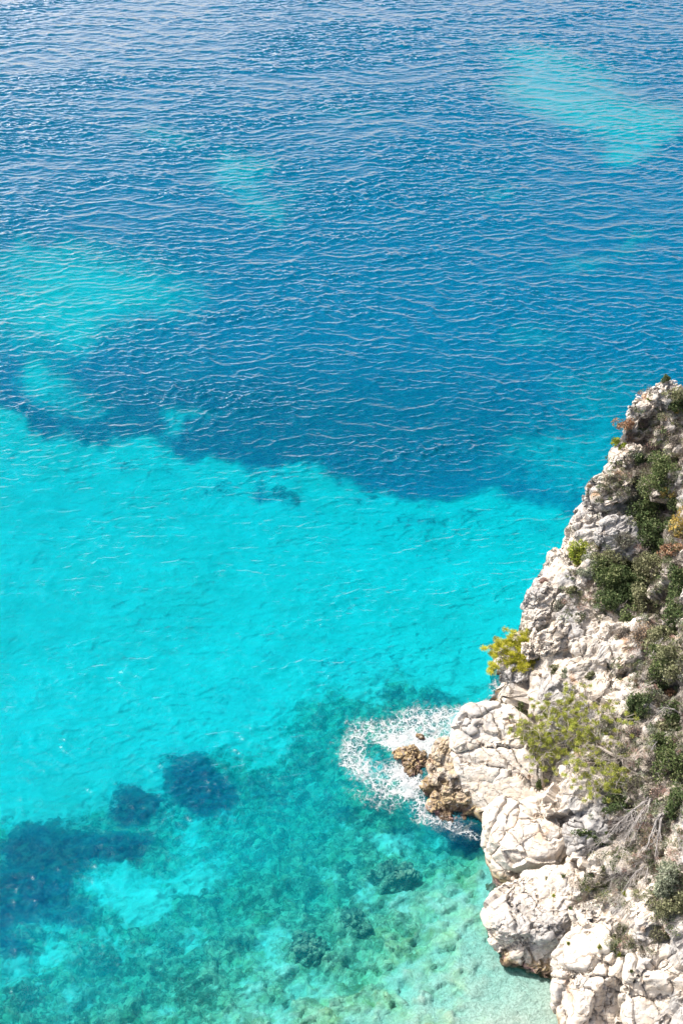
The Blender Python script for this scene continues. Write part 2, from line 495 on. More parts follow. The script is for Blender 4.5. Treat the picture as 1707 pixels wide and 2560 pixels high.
# ------------------------------------------------------------------ sea floor depth and cover, as functions of place
def depth_field(u, v):
    """depth of the bottom for ground points, given where they sit in the bay"""
    pts = [(-300, 0, 16), (800, -200, 16), (1900, 0, 15), (0, 400, 15), (850, 400, 15), (1700, 420, 11), (0, 700, 12), (500, 800, 14),
           (1000, 800, 14), (1600, 800, 13), (0, 980, 11), (300, 1080, 11), (700, 1100, 11), (1050, 1150, 11), (1400, 1150, 10),
           (-300, 1200, 7.5), (0, 1200, 7), (400, 1300, 6.8), (800, 1350, 6.6), (1200, 1400, 6.2), (1350, 1450, 5.5), (0, 1550, 6.4), (500, 1600, 6.2), (900, 1600, 5.8),
           (1150, 1650, 5.0), (1250, 1720, 4.5), (-300, 1900, 6.5), (0, 1950, 6.0), (200, 2050, 5.6), (500, 1980, 5.2), (480, 1850, 5.4), (760, 1850, 4.8), (800, 2050, 4.0),
           (1000, 2050, 3.2), (950, 1800, 3.5), (1120, 2080, 3.6), (1000, 2200, 2.3), (1150, 2180, 1.9), (1200, 2080, 2.6), (300, 2200, 4.6), (0, 2300, 4.8), (600, 2250, 3.6), (800, 2350, 2.5),
           (1000, 2400, 1.6), (1200, 2300, 1.1), (1250, 2420, 0.8), (1330, 2500, 0.45), (1400, 2540, 0.1), (1350, 2620, -0.3), (300, 2450, 3.2), (0, 2560, 3.2), (600, 2500, 2.2), (850, 2540, 1.4), (1050, 2550, 0.9),
           (1200, 2560, 0.5), (0, 2800, 2.2), (700, 2800, 0.8), (1300, 2800, -0.8), (1300, 2200, 1.2), (1500, 2000, 0), (1600, 1500, 1), (2000, 1500, 4)]
    P = np.array([(a, b) for a, b, c in pts], float); V = np.array([c for a, b, c in pts], float)
    q = np.stack([np.clip(u, -600, 2100), np.clip(v, -400, 2800)], 1)
    return rbf(P, V, q, 2e-3, 400.0)

def ell(u, v, cu, cv, ru, rv, rot=0.0):
    c, s = math.cos(R(rot)), math.sin(R(rot))
    a, b = (u - cu), (v - cv)
    x = (a * c + b * s) / ru; y = (-a * s + b * c) / rv
    return np.exp(-(x * x + y * y) ** 1.3 * 0.7)

LINE = np.array([(-600, 1000), (0, 1030), (90, 1090), (270, 1150), (360, 1120), (470, 1200), (590, 1187), (650, 1240), (760, 1200), (905, 1250),
                 (1035, 1285), (1165, 1255), (1330, 1285), (1430, 1300), (2200, 1330)], float)
def deep_mask(u, v, wx):
    """1 in the deep blue water, 0 over the sand shelf"""
    ly = np.interp(u, LINE[:, 0], LINE[:, 1])
    d = sstep(30, -52, v - ly + wx * 60)
    k = 1.0886
    for cu, cv, ru, rv, rot, s in [(170, 690, 240, 110, 0, .78), (110, 870, 62, 40, 10, .62), (170, 925, 120, 40, 20, .5), (455, 985, 60, 34, -20, .6),
                                   (560, 400, 115, 50, 8, .55), (1260, 140, 170, 38, 14, .6), (1320, 240, 180, 52, 16, .8), (1510, 290, 120, 42, 5, .85),
                                   (1440, 360, 65, 28, 5, .7), (620, 480, 60, 34, 0, .4), (1350, 610, 90, 30, 0, .35), (1200, 765, 90, 36, 0, .3), (380, 310, 55, 22, 0, .35),
                                   (1140, 440, 60, 22, 0, .35), (1490, 570, 70, 26, 0, .4), (1370, 1060, 130, 130, 0, .45), (1180, 1060, 150, 60, 0, .2), (810, 265, 90, 26, 0, .25), (100, 560, 90, 40, 0, .4), (1450, 900, 140, 60, 0, .25),
                                   (560, 1095, 30, 22, 0, .5), (700, 1110, 90, 25, 0, .5)]:
        d = d * (1 - min(s * 1.12, .92) * ell(u + wx * 95, v + wx * 42, cu * k, cv * k, ru * k, rv * k, rot))
    return d

def cover(u, v, wx, wy):
    k = 1.0886
    uu, vv = u + wx * 34, v + wy * 26
    g = np.zeros(len(u))
    for cu, cv, ru, rv, rot, s in [(640, 1100, 60, 16, 8, .5), (715, 1180, 46, 14, 0, .45), (400, 1095, 40, 14, 15, .45), (980, 1200, 60, 14, 0, .5), (1110, 1185, 50, 14, 0, .45), (1250, 1215, 50, 14, 0, .45), (290, 1075, 36, 14, 0, .45), (490, 1140, 30, 14, 0, .45), (1000, 1280, 70, 16, 0, .3), (300, 1400, 90, 24, 0, .2), (650, 1148, 75, 28, 5, .62), (530, 1130, 34, 22, 0, .5), (860, 1150, 60, 24, 10, .5), (620, 1505, 62, 24, 0, .42), (545, 1600, 45, 70, 20, .34),
                                   (800, 1540, 130, 50, 5, .4), (910, 1592, 70, 20, 0, .5), (1000, 1600, 60, 22, 0, .5), (450, 1815, 88, 62, 12, 1.25), (300, 1850, 60, 46, 20, 1.0),
                                   (200, 1950, 90, 52, -8, .85), (105, 1960, 110, 70, -10, 1.2), (60, 2050, 115, 85, -20, 1.2), (275, 1945, 90, 30, -8, 1.1), (0, 2110, 36, 70, 0, 1.0), (20, 2190, 44, 30, 0, .8),
                                   (600, 1820, 90, 40, 10, .5), (700, 1740, 60, 50, 0, .3), (150, 2110, 80, 40, -25, .7), (1060, 1925, 55, 34, 20, 1.3), (640, 2260, 60, 30, 0, .2), (800, 1870, 80, 30, 0, .45),  # the strongest blob darkens the deep pool beside the shore rock
                                   (900, 1910, 60, 40, 0, .5), (380, 1900, 70, 30, 0, .3), (1160, 2040, 28, 20, 40, .7), (1190, 2235, 45, 12, 20, .6)]:  # last two blobs: boulder shadows on the water, painted in the seagrass colour
        g = np.maximum(g, s * ell(uu, vv, cu * k, cv * k, ru * k, rv * k, rot))
    rl = np.interp(u, [-600, 0, 300, 450, 600, 700, 820, 1000, 1200, 1300], [2000, 2010, 1960, 1880, 1800, 1710, 1640, 1620, 1670, 1720])
    r = sstep(-50, 150, vv - rl) * np.interp(vv, [1600, 1750, 1950], [0.46, 0.60, 0.80])
    r = r * np.clip(0.95 + 1.1 * fbm(np.stack([uu * .0075, vv * .011, 0 * uu], 1), 4, 444), 0.68, 1.15)
    r = r * (1 - 0.28 * sstep(2380, 2560, vv) * sstep(500, 1100, u))
    for cu, cv, ru, rv, rot, s in [(300, 2065, 90, 56, 0, 1.), (540, 1890, 70, 34, 30, .8), (630, 1720, 70, 70, 0, 1.), (500, 1985, 130, 36, -12, .55), (610, 2120, 34, 44, 0, .7), (80, 2230, 60, 30, 0, .7),
                                   (430, 1930, 70, 36, 0, .6), (200, 2290, 90, 30, 0, .5), (480, 2230, 50, 25, 0, .4), (1130, 2080, 40, 130, 0, .9), (1180, 2290, 170, 90, 25, 1.1), (700, 2330, 120, 30, 0, .4)]:
        r = r * (1 - s * 0.52 * ell(uu, vv, cu * k, cv * k, ru * k, rv * k, rot))
    r = np.maximum(r, 0.55 * ell(uu, vv, 1130 * k, 2130 * k, 110, 50))
    return g, r

# ------------------------------------------------------------------ waves
WL = []
for lam0, nn, spread, A, sharp in [(4.2, 18, 30, 0.14, 1.6), (1.6, 36, 31, 0.15, 2.6), (0.95, 44, 32, 0.135, 2.4), (0.60, 44, 38, 0.085, 2.0)]:
    lam = lam0 * np.exp(rng.normal(0, 0.22, nn))
    ang = R(-90 + 15) + rng.normal(0, 1, nn) * R(spread)
    WL.append((2 * math.pi / lam * np.cos(ang) * 0.5, 2 * math.pi / lam * np.sin(ang) * 0.5, rng.uniform(0, 2 * math.pi, nn), A, sharp))

def wave(x, y, fade=None):
    """short steep sea: sharp wandering crests between flat troughs"""
    dz = np.zeros_like(x)
    zero = x * 0
    # gusts: long streaks of livelier water
    g = 0.95 + 0.7 * fbm(np.stack([x * 0.030 + y * .004, y * 0.085 - x * 0.022, zero], 1), 3, 5)
    g2 = 0.95 + 0.9 * fbm(np.stack([x * 0.09, y * 0.26 - x * 0.06, zero + 7], 1), 3, 15)
    g = np.clip(g, 0.25, 1.6) * np.clip(g2, 0.35, 1.7)
    for li, (kx, ky, ph, A, sharp) in enumerate(WL):
        f = np.zeros_like(x)
        for i in range(len(kx)):
            f += np.cos(kx[i] * x + ky[i] * y + ph[i])
        f /= math.sqrt(len(kx) / 2) * 1.25
        c = 1 - np.minimum(np.sqrt(f * f + 0.0025), 1)
        dz += A * (c ** sharp) * (g if li else 1.0)
    dz -= 0.12
    if fade is not None: dz = dz * fade
    return x, y, dz

def sea_grid(name):
    ys = [-60.0, -10.0, 20.0, 34.0]
    y = 40.0
    while y < 330:
        ys.append(y); y += 0.115 + 0.0006 * (y - 40)
    ys += [345, 370, 410, 480, 600, 900, 1500, 3000, 6000]
    ys = np.array(ys, float)
    t = np.concatenate([[-40, -12, -4, -2.0, -1.0], np.linspace(-0.46, 0.46, 640), [1.0, 2.0, 4, 12, 40]])
    sc = np.clip(ys, 40, 1e9) + 22
    Y = np.repeat(ys, len(t)); X = (sc[:, None] * t[None]).ravel()
    ti = np.tile(t, len(ys))
    fade = ((np.abs(ti) < 0.46) & (Y >= 40) & (Y < 330)).astype(float)
    fade *= sstep(0.46, 0.43, np.abs(ti)) * sstep(40, 44, Y) * sstep(330, 318, Y)
    return X, Y, fade, len(ys), len(t)

X, Y, fade, nr, nc = sea_grid('sea')
u, v = PX(X, np.maximum(Y, 25), 0 * X)
def shore_wobble(u, v):
    q = np.stack([u * 0.0062, v * 0.0085, 0 * u], 1)
    return fbm(q, 6, 3, 0.6) * 1.7, fbm(q + 40, 6, 9, 0.6) * 1.7
wx, wy = shore_wobble(u, v)
dm = deep_mask(u, v, wx)
dep = depth_field(u, v)
def shelter(dep, dm): return (0.26 + 0.34 * sstep(1.5, 6.5, dep)) * (1 - dm) + dm
x, y, z = wave(X, Y, fade * shelter(dep, dm))
# light scattered back by the water column grows with depth
gg_, rr_ = cover(u, v, wx, wy)
murk = (0.31 * (1 + 0.5 * wy * 0.5) * (1 - dm) * sstep(0.5, 5, dep) + 0.36 * dm * (1 - 0.3 * ell(u, v, 650, 1090, 900, 150))) * (1 - 0.42 * np.clip(gg_, 0, 1) * (1 - dm))
dcol = 6 + 5 * np.maximum(dm, 0.85 * np.clip(gg_, 0, 1))
water = mesh_obj('sea', np.stack([x, y, z], 1), grid_faces(nr, nc), M_WATER, attrs={'murk': murk, 'depth': dcol})
tag(water, 'turquoise and deep blue rippled sea filling the bay', kind='structure')

# ------------------------------------------------------------------ sea floor
ys = [-60.0, 0.0, 25.0]
y_ = 36.0
while y_ < 120:
    ys.append(y_); y_ += 0.16
while y_ < 340:
    ys.append(y_); y_ += 0.5 + (y_ - 120) * 0.006
ys += [380, 460, 700, 1500, 6000]
ys = np.array(ys)
t = np.concatenate([[-40, -10, -3, -1.2], np.linspace(-0.46, 0.46, 420), [1.2, 3, 10, 40]])
Yb = np.repeat(ys, len(t)); Xb = ((np.clip(ys, 36, 1e9) + 22)[:, None] * t[None]).ravel()
ub, vb = PX(Xb, np.maximum(Yb, 25), 0 * Xb - 4)
for _ in range(2):
    ub, vb = PX(Xb, np.maximum(Yb, 25), -np.clip(depth_field(ub, vb), 0.3, 7.0))
wxb, wyb = shore_wobble(ub, vb)
dmb = deep_mask(ub, vb, wxb)
depb = depth_field(ub, vb)
depb = np.clip(depb, 0.3, 7.0) + dmb * 0.5
gb, rb = cover(ub, vb, wxb, wyb)
p3 = np.stack([Xb, Yb, 0 * Xb], 1)
o1, t1, e1 = cells(p3 * 0.55 + fbm(p3 * .8, 2, 4)[:, None] * .3, 31)
o2, t2, e2 = cells(p3 * 1.5, 57)
rough = np.clip(rb * 1.5, 0, 1)
hb = rough * ((o1 + t1) * 0.55 + (o2 + t2) * 0.28) + fbm(p3 * 0.3, 3, 77) * 0.35 + gb.clip(0, 1) * 0.35
hb *= sstep(-0.2, 1.5, depb) * 0.9 + 0.1
Zb = -depb + hb
bed = mesh_obj('seabed', np.stack([Xb, Yb, Zb], 1), grid_faces(len(ys), len(t)), M_BED,
               attrs={'gravel': sstep(2.9, 0.7, depb) * (1 - dmb), 'rock': rb, 'grass': gb, 'deepm': dmb})  # grass: meadows plus the pool and the shadows painted below boulders
tag(bed, 'sandy and rocky sea floor with dark seagrass meadows', kind='structure')

# ------------------------------------------------------------------ rock displacement
def rockify(V, Fc, big=0.5, bs=0.28, mid=0.22, ms=0.8, sm=0.09, ss=2.1, fine=0.02, bed=(1, 1, 1.7), rot=0.4, seed=0, normals=None, crack=0.12, ledge=0.0, ldir=(-.5, .3, .8), lfreq=0.8, ncrack=3):
    """push vertices along their normals into tilted angular blocks with joints"""
    c, s = math.cos(rot), math.sin(rot)
    def fr(P):
        q = np.stack([P[:, 0] * c + P[:, 2] * s, P[:, 1], -P[:, 0] * s + P[:, 2] * c], 1)
        return q * np.array(bed)
    for a, sc, k in ((big, bs, 11), (mid, ms, 23), (sm, ss, 37)):
        if a <= 0: continue
        n = normals(V) if normals else fnormals(V, Fc)
        q = fr(V) * sc
        q = q + np.stack([fbm(q * 1.3, 2, k + 50 + seed), fbm(q * 1.3, 2, k + 60 + seed), fbm(q * 1.3, 2, k + 70 + seed)], 1) * 0.22
        o, ti, e = cells(q, k + seed * 101)
        d = a * (o * 0.9 + ti * 1.1) - crack * (a / 0.22) ** 0.5 * np.exp(-(e / (0.05 * sc / ms * 2 + 0.03)) ** 2) * 0.8
        V = V + n * d[:, None]
    if ledge > 0:
        g = np.random.default_rng(900 + seed)
        n = normals(V) if normals else fnormals(V, Fc)
        L = np.array(ldir, float); L /= np.linalg.norm(L)
        t = V @ L * lfreq + fbm(V * 0.35, 3, 61 + seed) * 0.55 + fbm(V * 1.6, 2, 62 + seed) * 0.10
        saw = t - np.floor(t)
        saw = np.where(saw < 0.88, saw / 0.88, (1 - saw) / 0.12)
        lid = hsh(np.floor(t), t * 0, t * 0, seed)
        msk = sstep(-0.25, 0.25, fbm(V * 0.5, 2, 63 + seed))
        t2 = V @ L * lfreq * 2.7 + fbm(V * 0.5, 3, 65 + seed) * 0.9
        s2 = t2 - np.floor(t2); s2 = np.where(s2 < 0.85, s2 / 0.85, (1 - s2) / 0.15)
        V = V + n * ((saw - 0.5) * ledge * msk * (0.5 + lid) + (s2 - .5) * ledge * 0.3 * (1 - msk * .5))[:, None]
        ctr = V.mean(0)
        for k in range(ncrack):
            pn = g.normal(size=3); pn /= np.linalg.norm(pn)
            q = V[g.integers(0, len(V))]
            dd = (V - q) @ pn + fbm(V * 0.8, 3, 71 + seed + k) * 0.55
            V = V - n * (0.22 * np.exp(-(dd / 0.055) ** 2) + 0.10 * np.exp(-(dd / 0.2) ** 2))[:, None] + n * (0.10 * np.sign(dd) * np.exp(-np.abs(dd) / 1.5))[:, None]
    n = normals(V) if normals else fnormals(V, Fc)
    r = 1 - np.abs(fbm(V * 1.1, 4, 91 + seed)) * 2
    V = V + n * ((fbm(V * 3.0, 4, 5 + seed) * fine * 2.0) + (r - .6) * fine * 1.5)[:, None]
    return V

# ------------------------------------------------------------------ headland
RIDGE = [(1253, 1768, -0.5), (1256, 1730, 1.5), (1265, 1690, 3.2), (1300, 1640, 4.6), (1318, 1590, 6.2), (1312, 1530, 7.6), (1326, 1480, 9.0), (1350, 1440, 10.0), (1383, 1400, 11.2),
         (1400, 1370, 12), (1425, 1335, 13), (1444, 1280, 14.2), (1462, 1240, 15), (1480, 1200, 16), (1520, 1172, 16.8), (1545, 1165, 17), (1550, 1110, 18),
         (1560, 1050, 19.2), (1574, 1030, 20), (1582, 1000, 20.6), (1612, 985, 21), (1640, 960, 21.8), (1668, 956, 22.4), (1690, 962, 22.4), (1706, 985, 22.2)]
ridge = np.array([W(*q) for q in RIDGE])
extra = np.array([[ridge[-1][0] + 3, ridge[-1][1] + 1, 21], [ridge[-1][0] + 12, ridge[-1][1] + 10, 20], [75, 135, 20], [110, 130, 24]])
SHORE = [(1420, 2700, 0.2), (1450, 2600, 0.1), (1440, 2500, 0), (1440, 2440, 0), (1400, 2370, 0), (1330, 2300, 0), (1330, 2230, 0), (1260, 2180, 0), (1250, 2100, 0), (1232, 2060, 0), (1215, 1950, 0), (1240, 1850, 0), (1250, 1800, -.3)]
shore = np.array([W(*q) for q in SHORE])
poly = np.concatenate([ridge, extra, [[120, 20, 26], [50, 15, 12], [22, 34, 0.3]], shore])
INNER = [(1340, 1760, 5.5), (1320, 1850, 4.5), (1300, 1950, 3.5), (1330, 2050, 4.5), (1420, 2150, 5.2), (1380, 1700, 7.5), (1370, 1600, 8.5), (1400, 1500, 10.5), (1450, 1400, 12.5), (1500, 1300, 14.2),
         (1560, 1250, 15), (1600, 1150, 17), (1640, 1080, 19), (1707, 1060, 20.5), (1660, 1020, 20.6), (1707, 1200, 18.8), (1620, 1300, 14.5), (1707, 1350, 17.4), (1560, 1400, 12.2), (1620, 1450, 12.6), (1707, 1500, 16),
         (1480, 1560, 10.2), (1560, 1600, 10.4), (1640, 1620, 11.2), (1707, 1650, 14), (1450, 1700, 8.4), (1530, 1750, 9), (1600, 1790, 9.8), (1707, 1800, 12.8), (1420, 1850, 6.6), (1500, 1900, 7.5), (1600, 1950, 8.8), (1707, 1950, 11.8),
         (1480, 2020, 6.6), (1560, 2080, 7.6), (1640, 2120, 8.8), (1707, 2150, 10.6), (1490, 2200, 5.6), (1580, 2250, 7), (1660, 2300, 8.2), (1707, 2350, 9.2), (1520, 2380, 4.2), (1600, 2450, 5.6), (1700, 2540, 7.4), (1560, 2560, 3.2), (1800, 2100, 14), (1900, 1600, 20), (1850, 1100, 22), (1800, 2600, 9)]
inner = np.array([W(*q) for q in INNER])
cps = np.concatenate([ridge, inner, shore, extra[2:], [[70, 60, 24], [60, 30, 15], [90, 90, 30]]])
xs = np.concatenate([np.arange(4, 34, 0.105), np.arange(34, 60, 0.6), np.arange(60, 130, 5)])
yg = np.concatenate([np.arange(18, 50, 0.6), np.arange(50, 112, 0.105), np.arange(112, 150, 0.8)])
GX, GY = np.meshgrid(xs, yg)
gx, gy = GX.ravel(), GY.ravel()
wob = fbm(np.stack([gx * .45, gy * .45, 0 * gx], 1), 4, 333)
wob2 = fbm(np.stack([gx * .45, gy * .45, 0 * gx + 9], 1), 4, 337)
qx, qy = gx + wob * 0.5, gy + wob2 * 0.5
zi = rbf(cps[:, :2], cps[:, 2], np.stack([qx, qy], 1), 1e-3, 20.0)
# signed distance to the outline in plan, with the outline's height at the nearest point
inside = np.zeros(len(gx), bool); best = np.full(len(gx), 1e9); zed = np.zeros(len(gx)); steep = np.zeros(len(gx))
n = len(poly)
for i in range(n):
    a, b = poly[i], poly[(i + 1) % n]
    cond = (a[1] > qy) != (b[1] > qy)
    with np.errstate(divide='ignore', invalid='ignore'):
        xi = (b[0] - a[0]) * (qy - a[1]) / (b[1] - a[1] + 1e-12) + a[0]
    inside ^= cond & (qx < xi)
    d = b[:2] - a[:2]
    tt = np.clip(((qx - a[0]) * d[0] + (qy - a[1]) * d[1]) / (d @ d + 1e-9), 0, 1)
    dd = np.hypot(qx - a[0] - tt * d[0], qy - a[1] - tt * d[1])
    m_ = dd < best
    best = np.where(m_, dd, best); zed = np.where(m_, a[2] + tt * (b[2] - a[2]), zed); steep = np.where(m_, 1.0 if i < len(ridge) + 3 else 0.0, steep)
zo = zed - best * np.where(steep > .5, 5.0, 1.3)
gz = np.where(inside, zi, zo)
gz = smoothfield(gz, len(yg), len(xs), 3)
gz = np.maximum(gz, -14)
# gully and long joint that cut the slope
for (pa, pb, wd, dp) in [((1465, 1590), (1575, 1705), 0.20, 1.0), ((1440, 1350), (1500, 1270), 0.3, 1.0), ((1500, 1250), (1530, 1330), .35, .9), ((1560, 1290), (1600, 1460), 1.2, 1.6),
                         ((1640, 1290), (1690, 1480), .8, 1.2), ((1660, 1740), (1707, 1850), 0.8, 1.2), ((1600, 1030), (1680, 1010), .25, .8), ((1240, 1870), (1330, 1770), .18, .6), ((1530, 2030), (1480, 2100), .5, .8),
                         ((1380, 2090), (1330, 2190), .3, .9)]:
    ia = np.argmin(np.hypot(*(np.array(PX(inner[:, 0], inner[:, 1], inner[:, 2])).T - np.array(pa)).T))
    za = inner[ia, 2]
    ib = np.argmin(np.hypot(*(np.array(PX(inner[:, 0], inner[:, 1], inner[:, 2])).T - np.array(pb)).T))
    a, b = W(*pa, za), W(*pb, inner[ib, 2])
    d = b[:2] - a[:2]
    tt = np.clip(((gx - a[0]) * d[0] + (gy - a[1]) * d[1]) / (d @ d + 1e-9), 0, 1)
    dd = np.hypot(gx - a[0] - tt * d[0] + wob * .25, gy - a[1] - tt * d[1] + wob2 * .25)
    gz -= dp * np.exp(-(dd / wd) ** 2) * sstep(0, .15, tt) * sstep(1, .85, tt)
# the slope steps back behind the boulders that lean on its foot
hu, hv = PX(gx, gy, gz)
for (cu, cv0, ru, rv, dp) in [(1255, 1900, 115, 120, 2.6), (1315, 2110, 95, 90, 2.6), (1360, 2300, 115, 105, 2.8), (1490, 2450, 85, 130, 2.4), (1690, 2500, 90, 120, 2.4), (1495, 2070, 60, 60, 1.2)]:
    gz = gz - dp * ell(hu, hv, cu, cv0, ru, rv)
cf = grid_faces(len(yg), len(xs))
cv = np.stack([gx, gy, gz], 1)
cv = rockify(cv, cf, big=1.3, bs=0.21, mid=0.5, ms=0.5, sm=0.08, ss=1.4, fine=0.035, ledge=0.38, lfreq=0.55, ldir=(-.35, .5, .8), ncrack=0, bed=(1, 1.15, 1.25), rot=0.5, seed=2,
             normals=lambda V: gnormals(V, len(yg), len(xs)), crack=0.12)
keep = (gz[cf].max(1) > -13.9) | (gx[cf].min(1) > 40)
used = np.unique(cf[keep]); remap = -np.ones(len(cv), int); remap[used] = np.arange(len(used))
ZONES = [(1640, 1060, 60, 70, .7), (1600, 1180, 60, 60, .9), (1650, 1330, 60, 110, 1.1), (1560, 1450, 90, 90, 1.), (1660, 1560, 60, 120, 1.), (1620, 1680, 70, 80, .8), (1580, 1860, 100, 110, .8), (1620, 2020, 90, 90, .9),
         (1580, 2140, 80, 70, .7), (1680, 2240, 50, 80, .9), (1450, 1500, 50, 50, .3), (1540, 1230, 50, 40, .4), (1500, 2230, 60, 30, .3), (1460, 1850, 70, 60, .4), (1560, 2360, 40, 30, .3), (1700, 1800, 50, 300, .9), (1700, 1150, 60, 150, .7)]
su, sv_ = PX(cv[used][:, 0], cv[used][:, 1], cv[used][:, 2])
soil = np.zeros(len(used))
for (cu, cv_, ru, rv, s_) in ZONES: soil = np.maximum(soil, s_ * ell(su, sv_, cu, cv_, ru, rv))
cliff = mesh_obj('cliff', cv[used], remap[cf[keep]], M_CLIFF, smooth=False, attrs={'soil': soil * 0.8})
tag(cliff, 'pale grey limestone headland falling to the sea', kind='structure')
cliff_bvh = BVHTree.FromPolygons([tuple(q) for q in cv[used].tolist()], remap[cf[keep]].tolist())
EYE = Vector((0, 0, CAM_H))

# ------------------------------------------------------------------ boulders
def ico(sub):
    import bmesh
    bm = bmesh.new()
    bmesh.ops.create_icosphere(bm, subdivisions=sub, radius=1.0)
    V = np.array([q.co[:] for q in bm.verts]); Fc = np.array([[q.index for q in f.verts] for f in bm.faces])
    bm.free()
    return V, Fc
ICO = {s: ico(s) for s in (3, 5, 6, 7)}
right = np.array([1., 0, 0]); upv = np.array([0, sp, cp]); bk = -np.array([0, cp, -sp])

def boulder(outline, zc, depth, seed, mat, sub=7, planes=10, name='boulder', cuts=(), **kw):
    """a boulder whose outline runs through the given photo pixels, standing at height zc, with its own thickness"""
    o = np.array(outline, float)
    c = o.mean(0)
    C3 = W(c[0], c[1], zc)
    dist = np.linalg.norm(C3 - np.array([0, 0, CAM_H]))
    mpp = dist / F
    ray = (C3 - np.array([0, 0, CAM_H])) / dist
    r_ = np.cross(ray, [0, 0, 1]); r_ /= np.linalg.norm(r_)
    u_ = np.cross(r_, ray)
    b_ = -ray
    a = np.arctan2(-(o[:, 1] - c[1]), o[:, 0] - c[0]); rr = np.hypot(o[:, 0] - c[0], o[:, 1] - c[1]) * mpp
    od = np.argsort(a); a = a[od]; rr = rr[od]
    a = np.concatenate([a[-1:] - 2 * math.pi, a, a[:1] + 2 * math.pi]); rr = np.concatenate([rr[-1:], rr, rr[:1]])
    S, Fc = ICO[sub]
    g = np.random.default_rng(seed)
    # soft plane cuts make flat faces
    N = g.normal(size=(planes, 3)); N /= np.linalg.norm(N, axis=1, keepdims=True)
    hp = g.uniform(0.66, 0.9, planes)
    for cn, ch in cuts:
        cn = np.array(cn, float); N = np.concatenate([N, (cn / np.linalg.norm(cn))[None]]); hp = np.append(hp, ch)
    dt = S @ N.T
    rad = np.where(dt > 0.05, hp / np.maximum(dt, 0.05), 9)
    rad = -np.log(np.exp(-24 * np.minimum(rad, 3)).sum(1) + math.exp(-24)) / 24
    Rm = np.interp(np.arctan2(S[:, 1], S[:, 0]), a, rr)
    # keep the outline at the rim, let the cuts shape the faces towards and away from it
    rim = np.clip(np.hypot(S[:, 0], S[:, 1]), 0, 1)
    f = rad * (1 - rim ** 9) + rim ** 9
    pw = np.where(rim > 1e-6, rim ** 0.86 / np.maximum(rim, 1e-6), 1)
    V = (S[:, 0] * Rm * f * pw)[:, None] * r_ + (S[:, 1] * Rm * f * pw)[:, None] * u_ + (S[:, 2] * depth * f)[:, None] * b_
    V = V + C3
    V = rockify(V, Fc, seed=seed, **kw)
    base = np.array([C3[0], C3[1], 0.0])
    ob = mesh_obj(name, V - base, Fc, mat, smooth=False)
    ob.location = base
    return ob, V, Fc

bv = []
def add_boulder(label, group=None, cat='boulder', **kw):
    ob, V, Fc = boulder(**kw)
    tag(ob, label, cat, group)
    bv.append((V, Fc))
    return ob
SH = 'boulders along the foot of the cliff'
add_boulder('broad pale limestone outcrop above the surf, split by one long diagonal crack', SH, outline=[(1122, 1830), (1145, 1790), (1190, 1770), (1250, 1762), (1300, 1790), (1340, 1850), (1385, 1930), (1410, 2000), (1380, 2060), (1290, 2070), (1215, 2045), (1165, 1990), (1125, 1920)],
            zc=2.6, depth=3.6, seed=3, cuts=[((-.15, .35, .93), .74), ((-.5, -.5, .7), .85)], mat=M_WHITE, big=0.22, bs=.28, mid=0.05, ms=0.7, sm=0.02, crack=0.03, fine=0.014, ledge=0.10, lfreq=0.45, ncrack=8)
add_boulder('brown and ochre weedy rock at the waterline under the broad pale outcrop', SH, outline=[(1072, 1880), (1090, 1855), (1130, 1860), (1180, 1920), (1232, 1990), (1240, 2060), (1200, 2080), (1150, 2082), (1115, 2062), (1092, 2010), (1070, 1945)],
            zc=0.5, depth=2.3, seed=8, mat=M_BROWN, big=0.45, bs=.4, mid=0.25, ms=1.0, sm=0.080, fine=.06, crack=0.10)
add_boulder('rounded white boulder with a brown undercut belly beside the dark pool', SH, outline=[(1206, 2035), (1225, 2020), (1300, 2000), (1370, 2015), (1425, 2060), (1420, 2130), (1395, 2170), (1340, 2215), (1290, 2228), (1240, 2190), (1213, 2150), (1205, 2090)],
            zc=1.9, depth=3.4, seed=5, cuts=[((-.1, .3, .95), .76), ((.15, -.85, .5), .68)], mat=M_WHITE, big=0.22, bs=.28, mid=0.05, ms=0.7, sm=0.02, crack=0.03, fine=0.014, ledge=0.10, lfreq=0.45, ncrack=8)
add_boulder('wedge shaped boulder of stacked pale layers with a shaded overhang above clear shallows', SH, outline=[(1212, 2290), (1240, 2262), (1330, 2190), (1400, 2160), (1460, 2200), (1500, 2270), (1480, 2340), (1440, 2400), (1400, 2432), (1330, 2425), (1260, 2400), (1230, 2350)],
            zc=1.8, depth=3.2, seed=13, cuts=[((-.2, .45, .87), .68), ((.05, -.93, .37), .5)], mat=M_LAYER, big=0.3, bs=.3, mid=0.13, ms=0.8, sm=0.03, crack=0.12, fine=0.016, ledge=0.26, lfreq=0.62, ldir=(-.55, .45, .75), ncrack=4)
add_boulder('tall white slab boulder rising from the pale sand edge, thin green tufts on its face', SH, outline=[(1385, 2450), (1400, 2410), (1460, 2320), (1540, 2300), (1590, 2330), (1600, 2400), (1560, 2480), (1530, 2570), (1480, 2640), (1425, 2560), (1395, 2510)],
            zc=2.6, depth=2.8, seed=21, cuts=[((-.35, .3, .9), .7), ((.6, -.5, .6), .6)], mat=M_WHITE, big=0.22, bs=.28, mid=0.05, ms=0.7, sm=0.02, crack=0.03, fine=0.014, ledge=0.10, lfreq=0.45, ncrack=8)
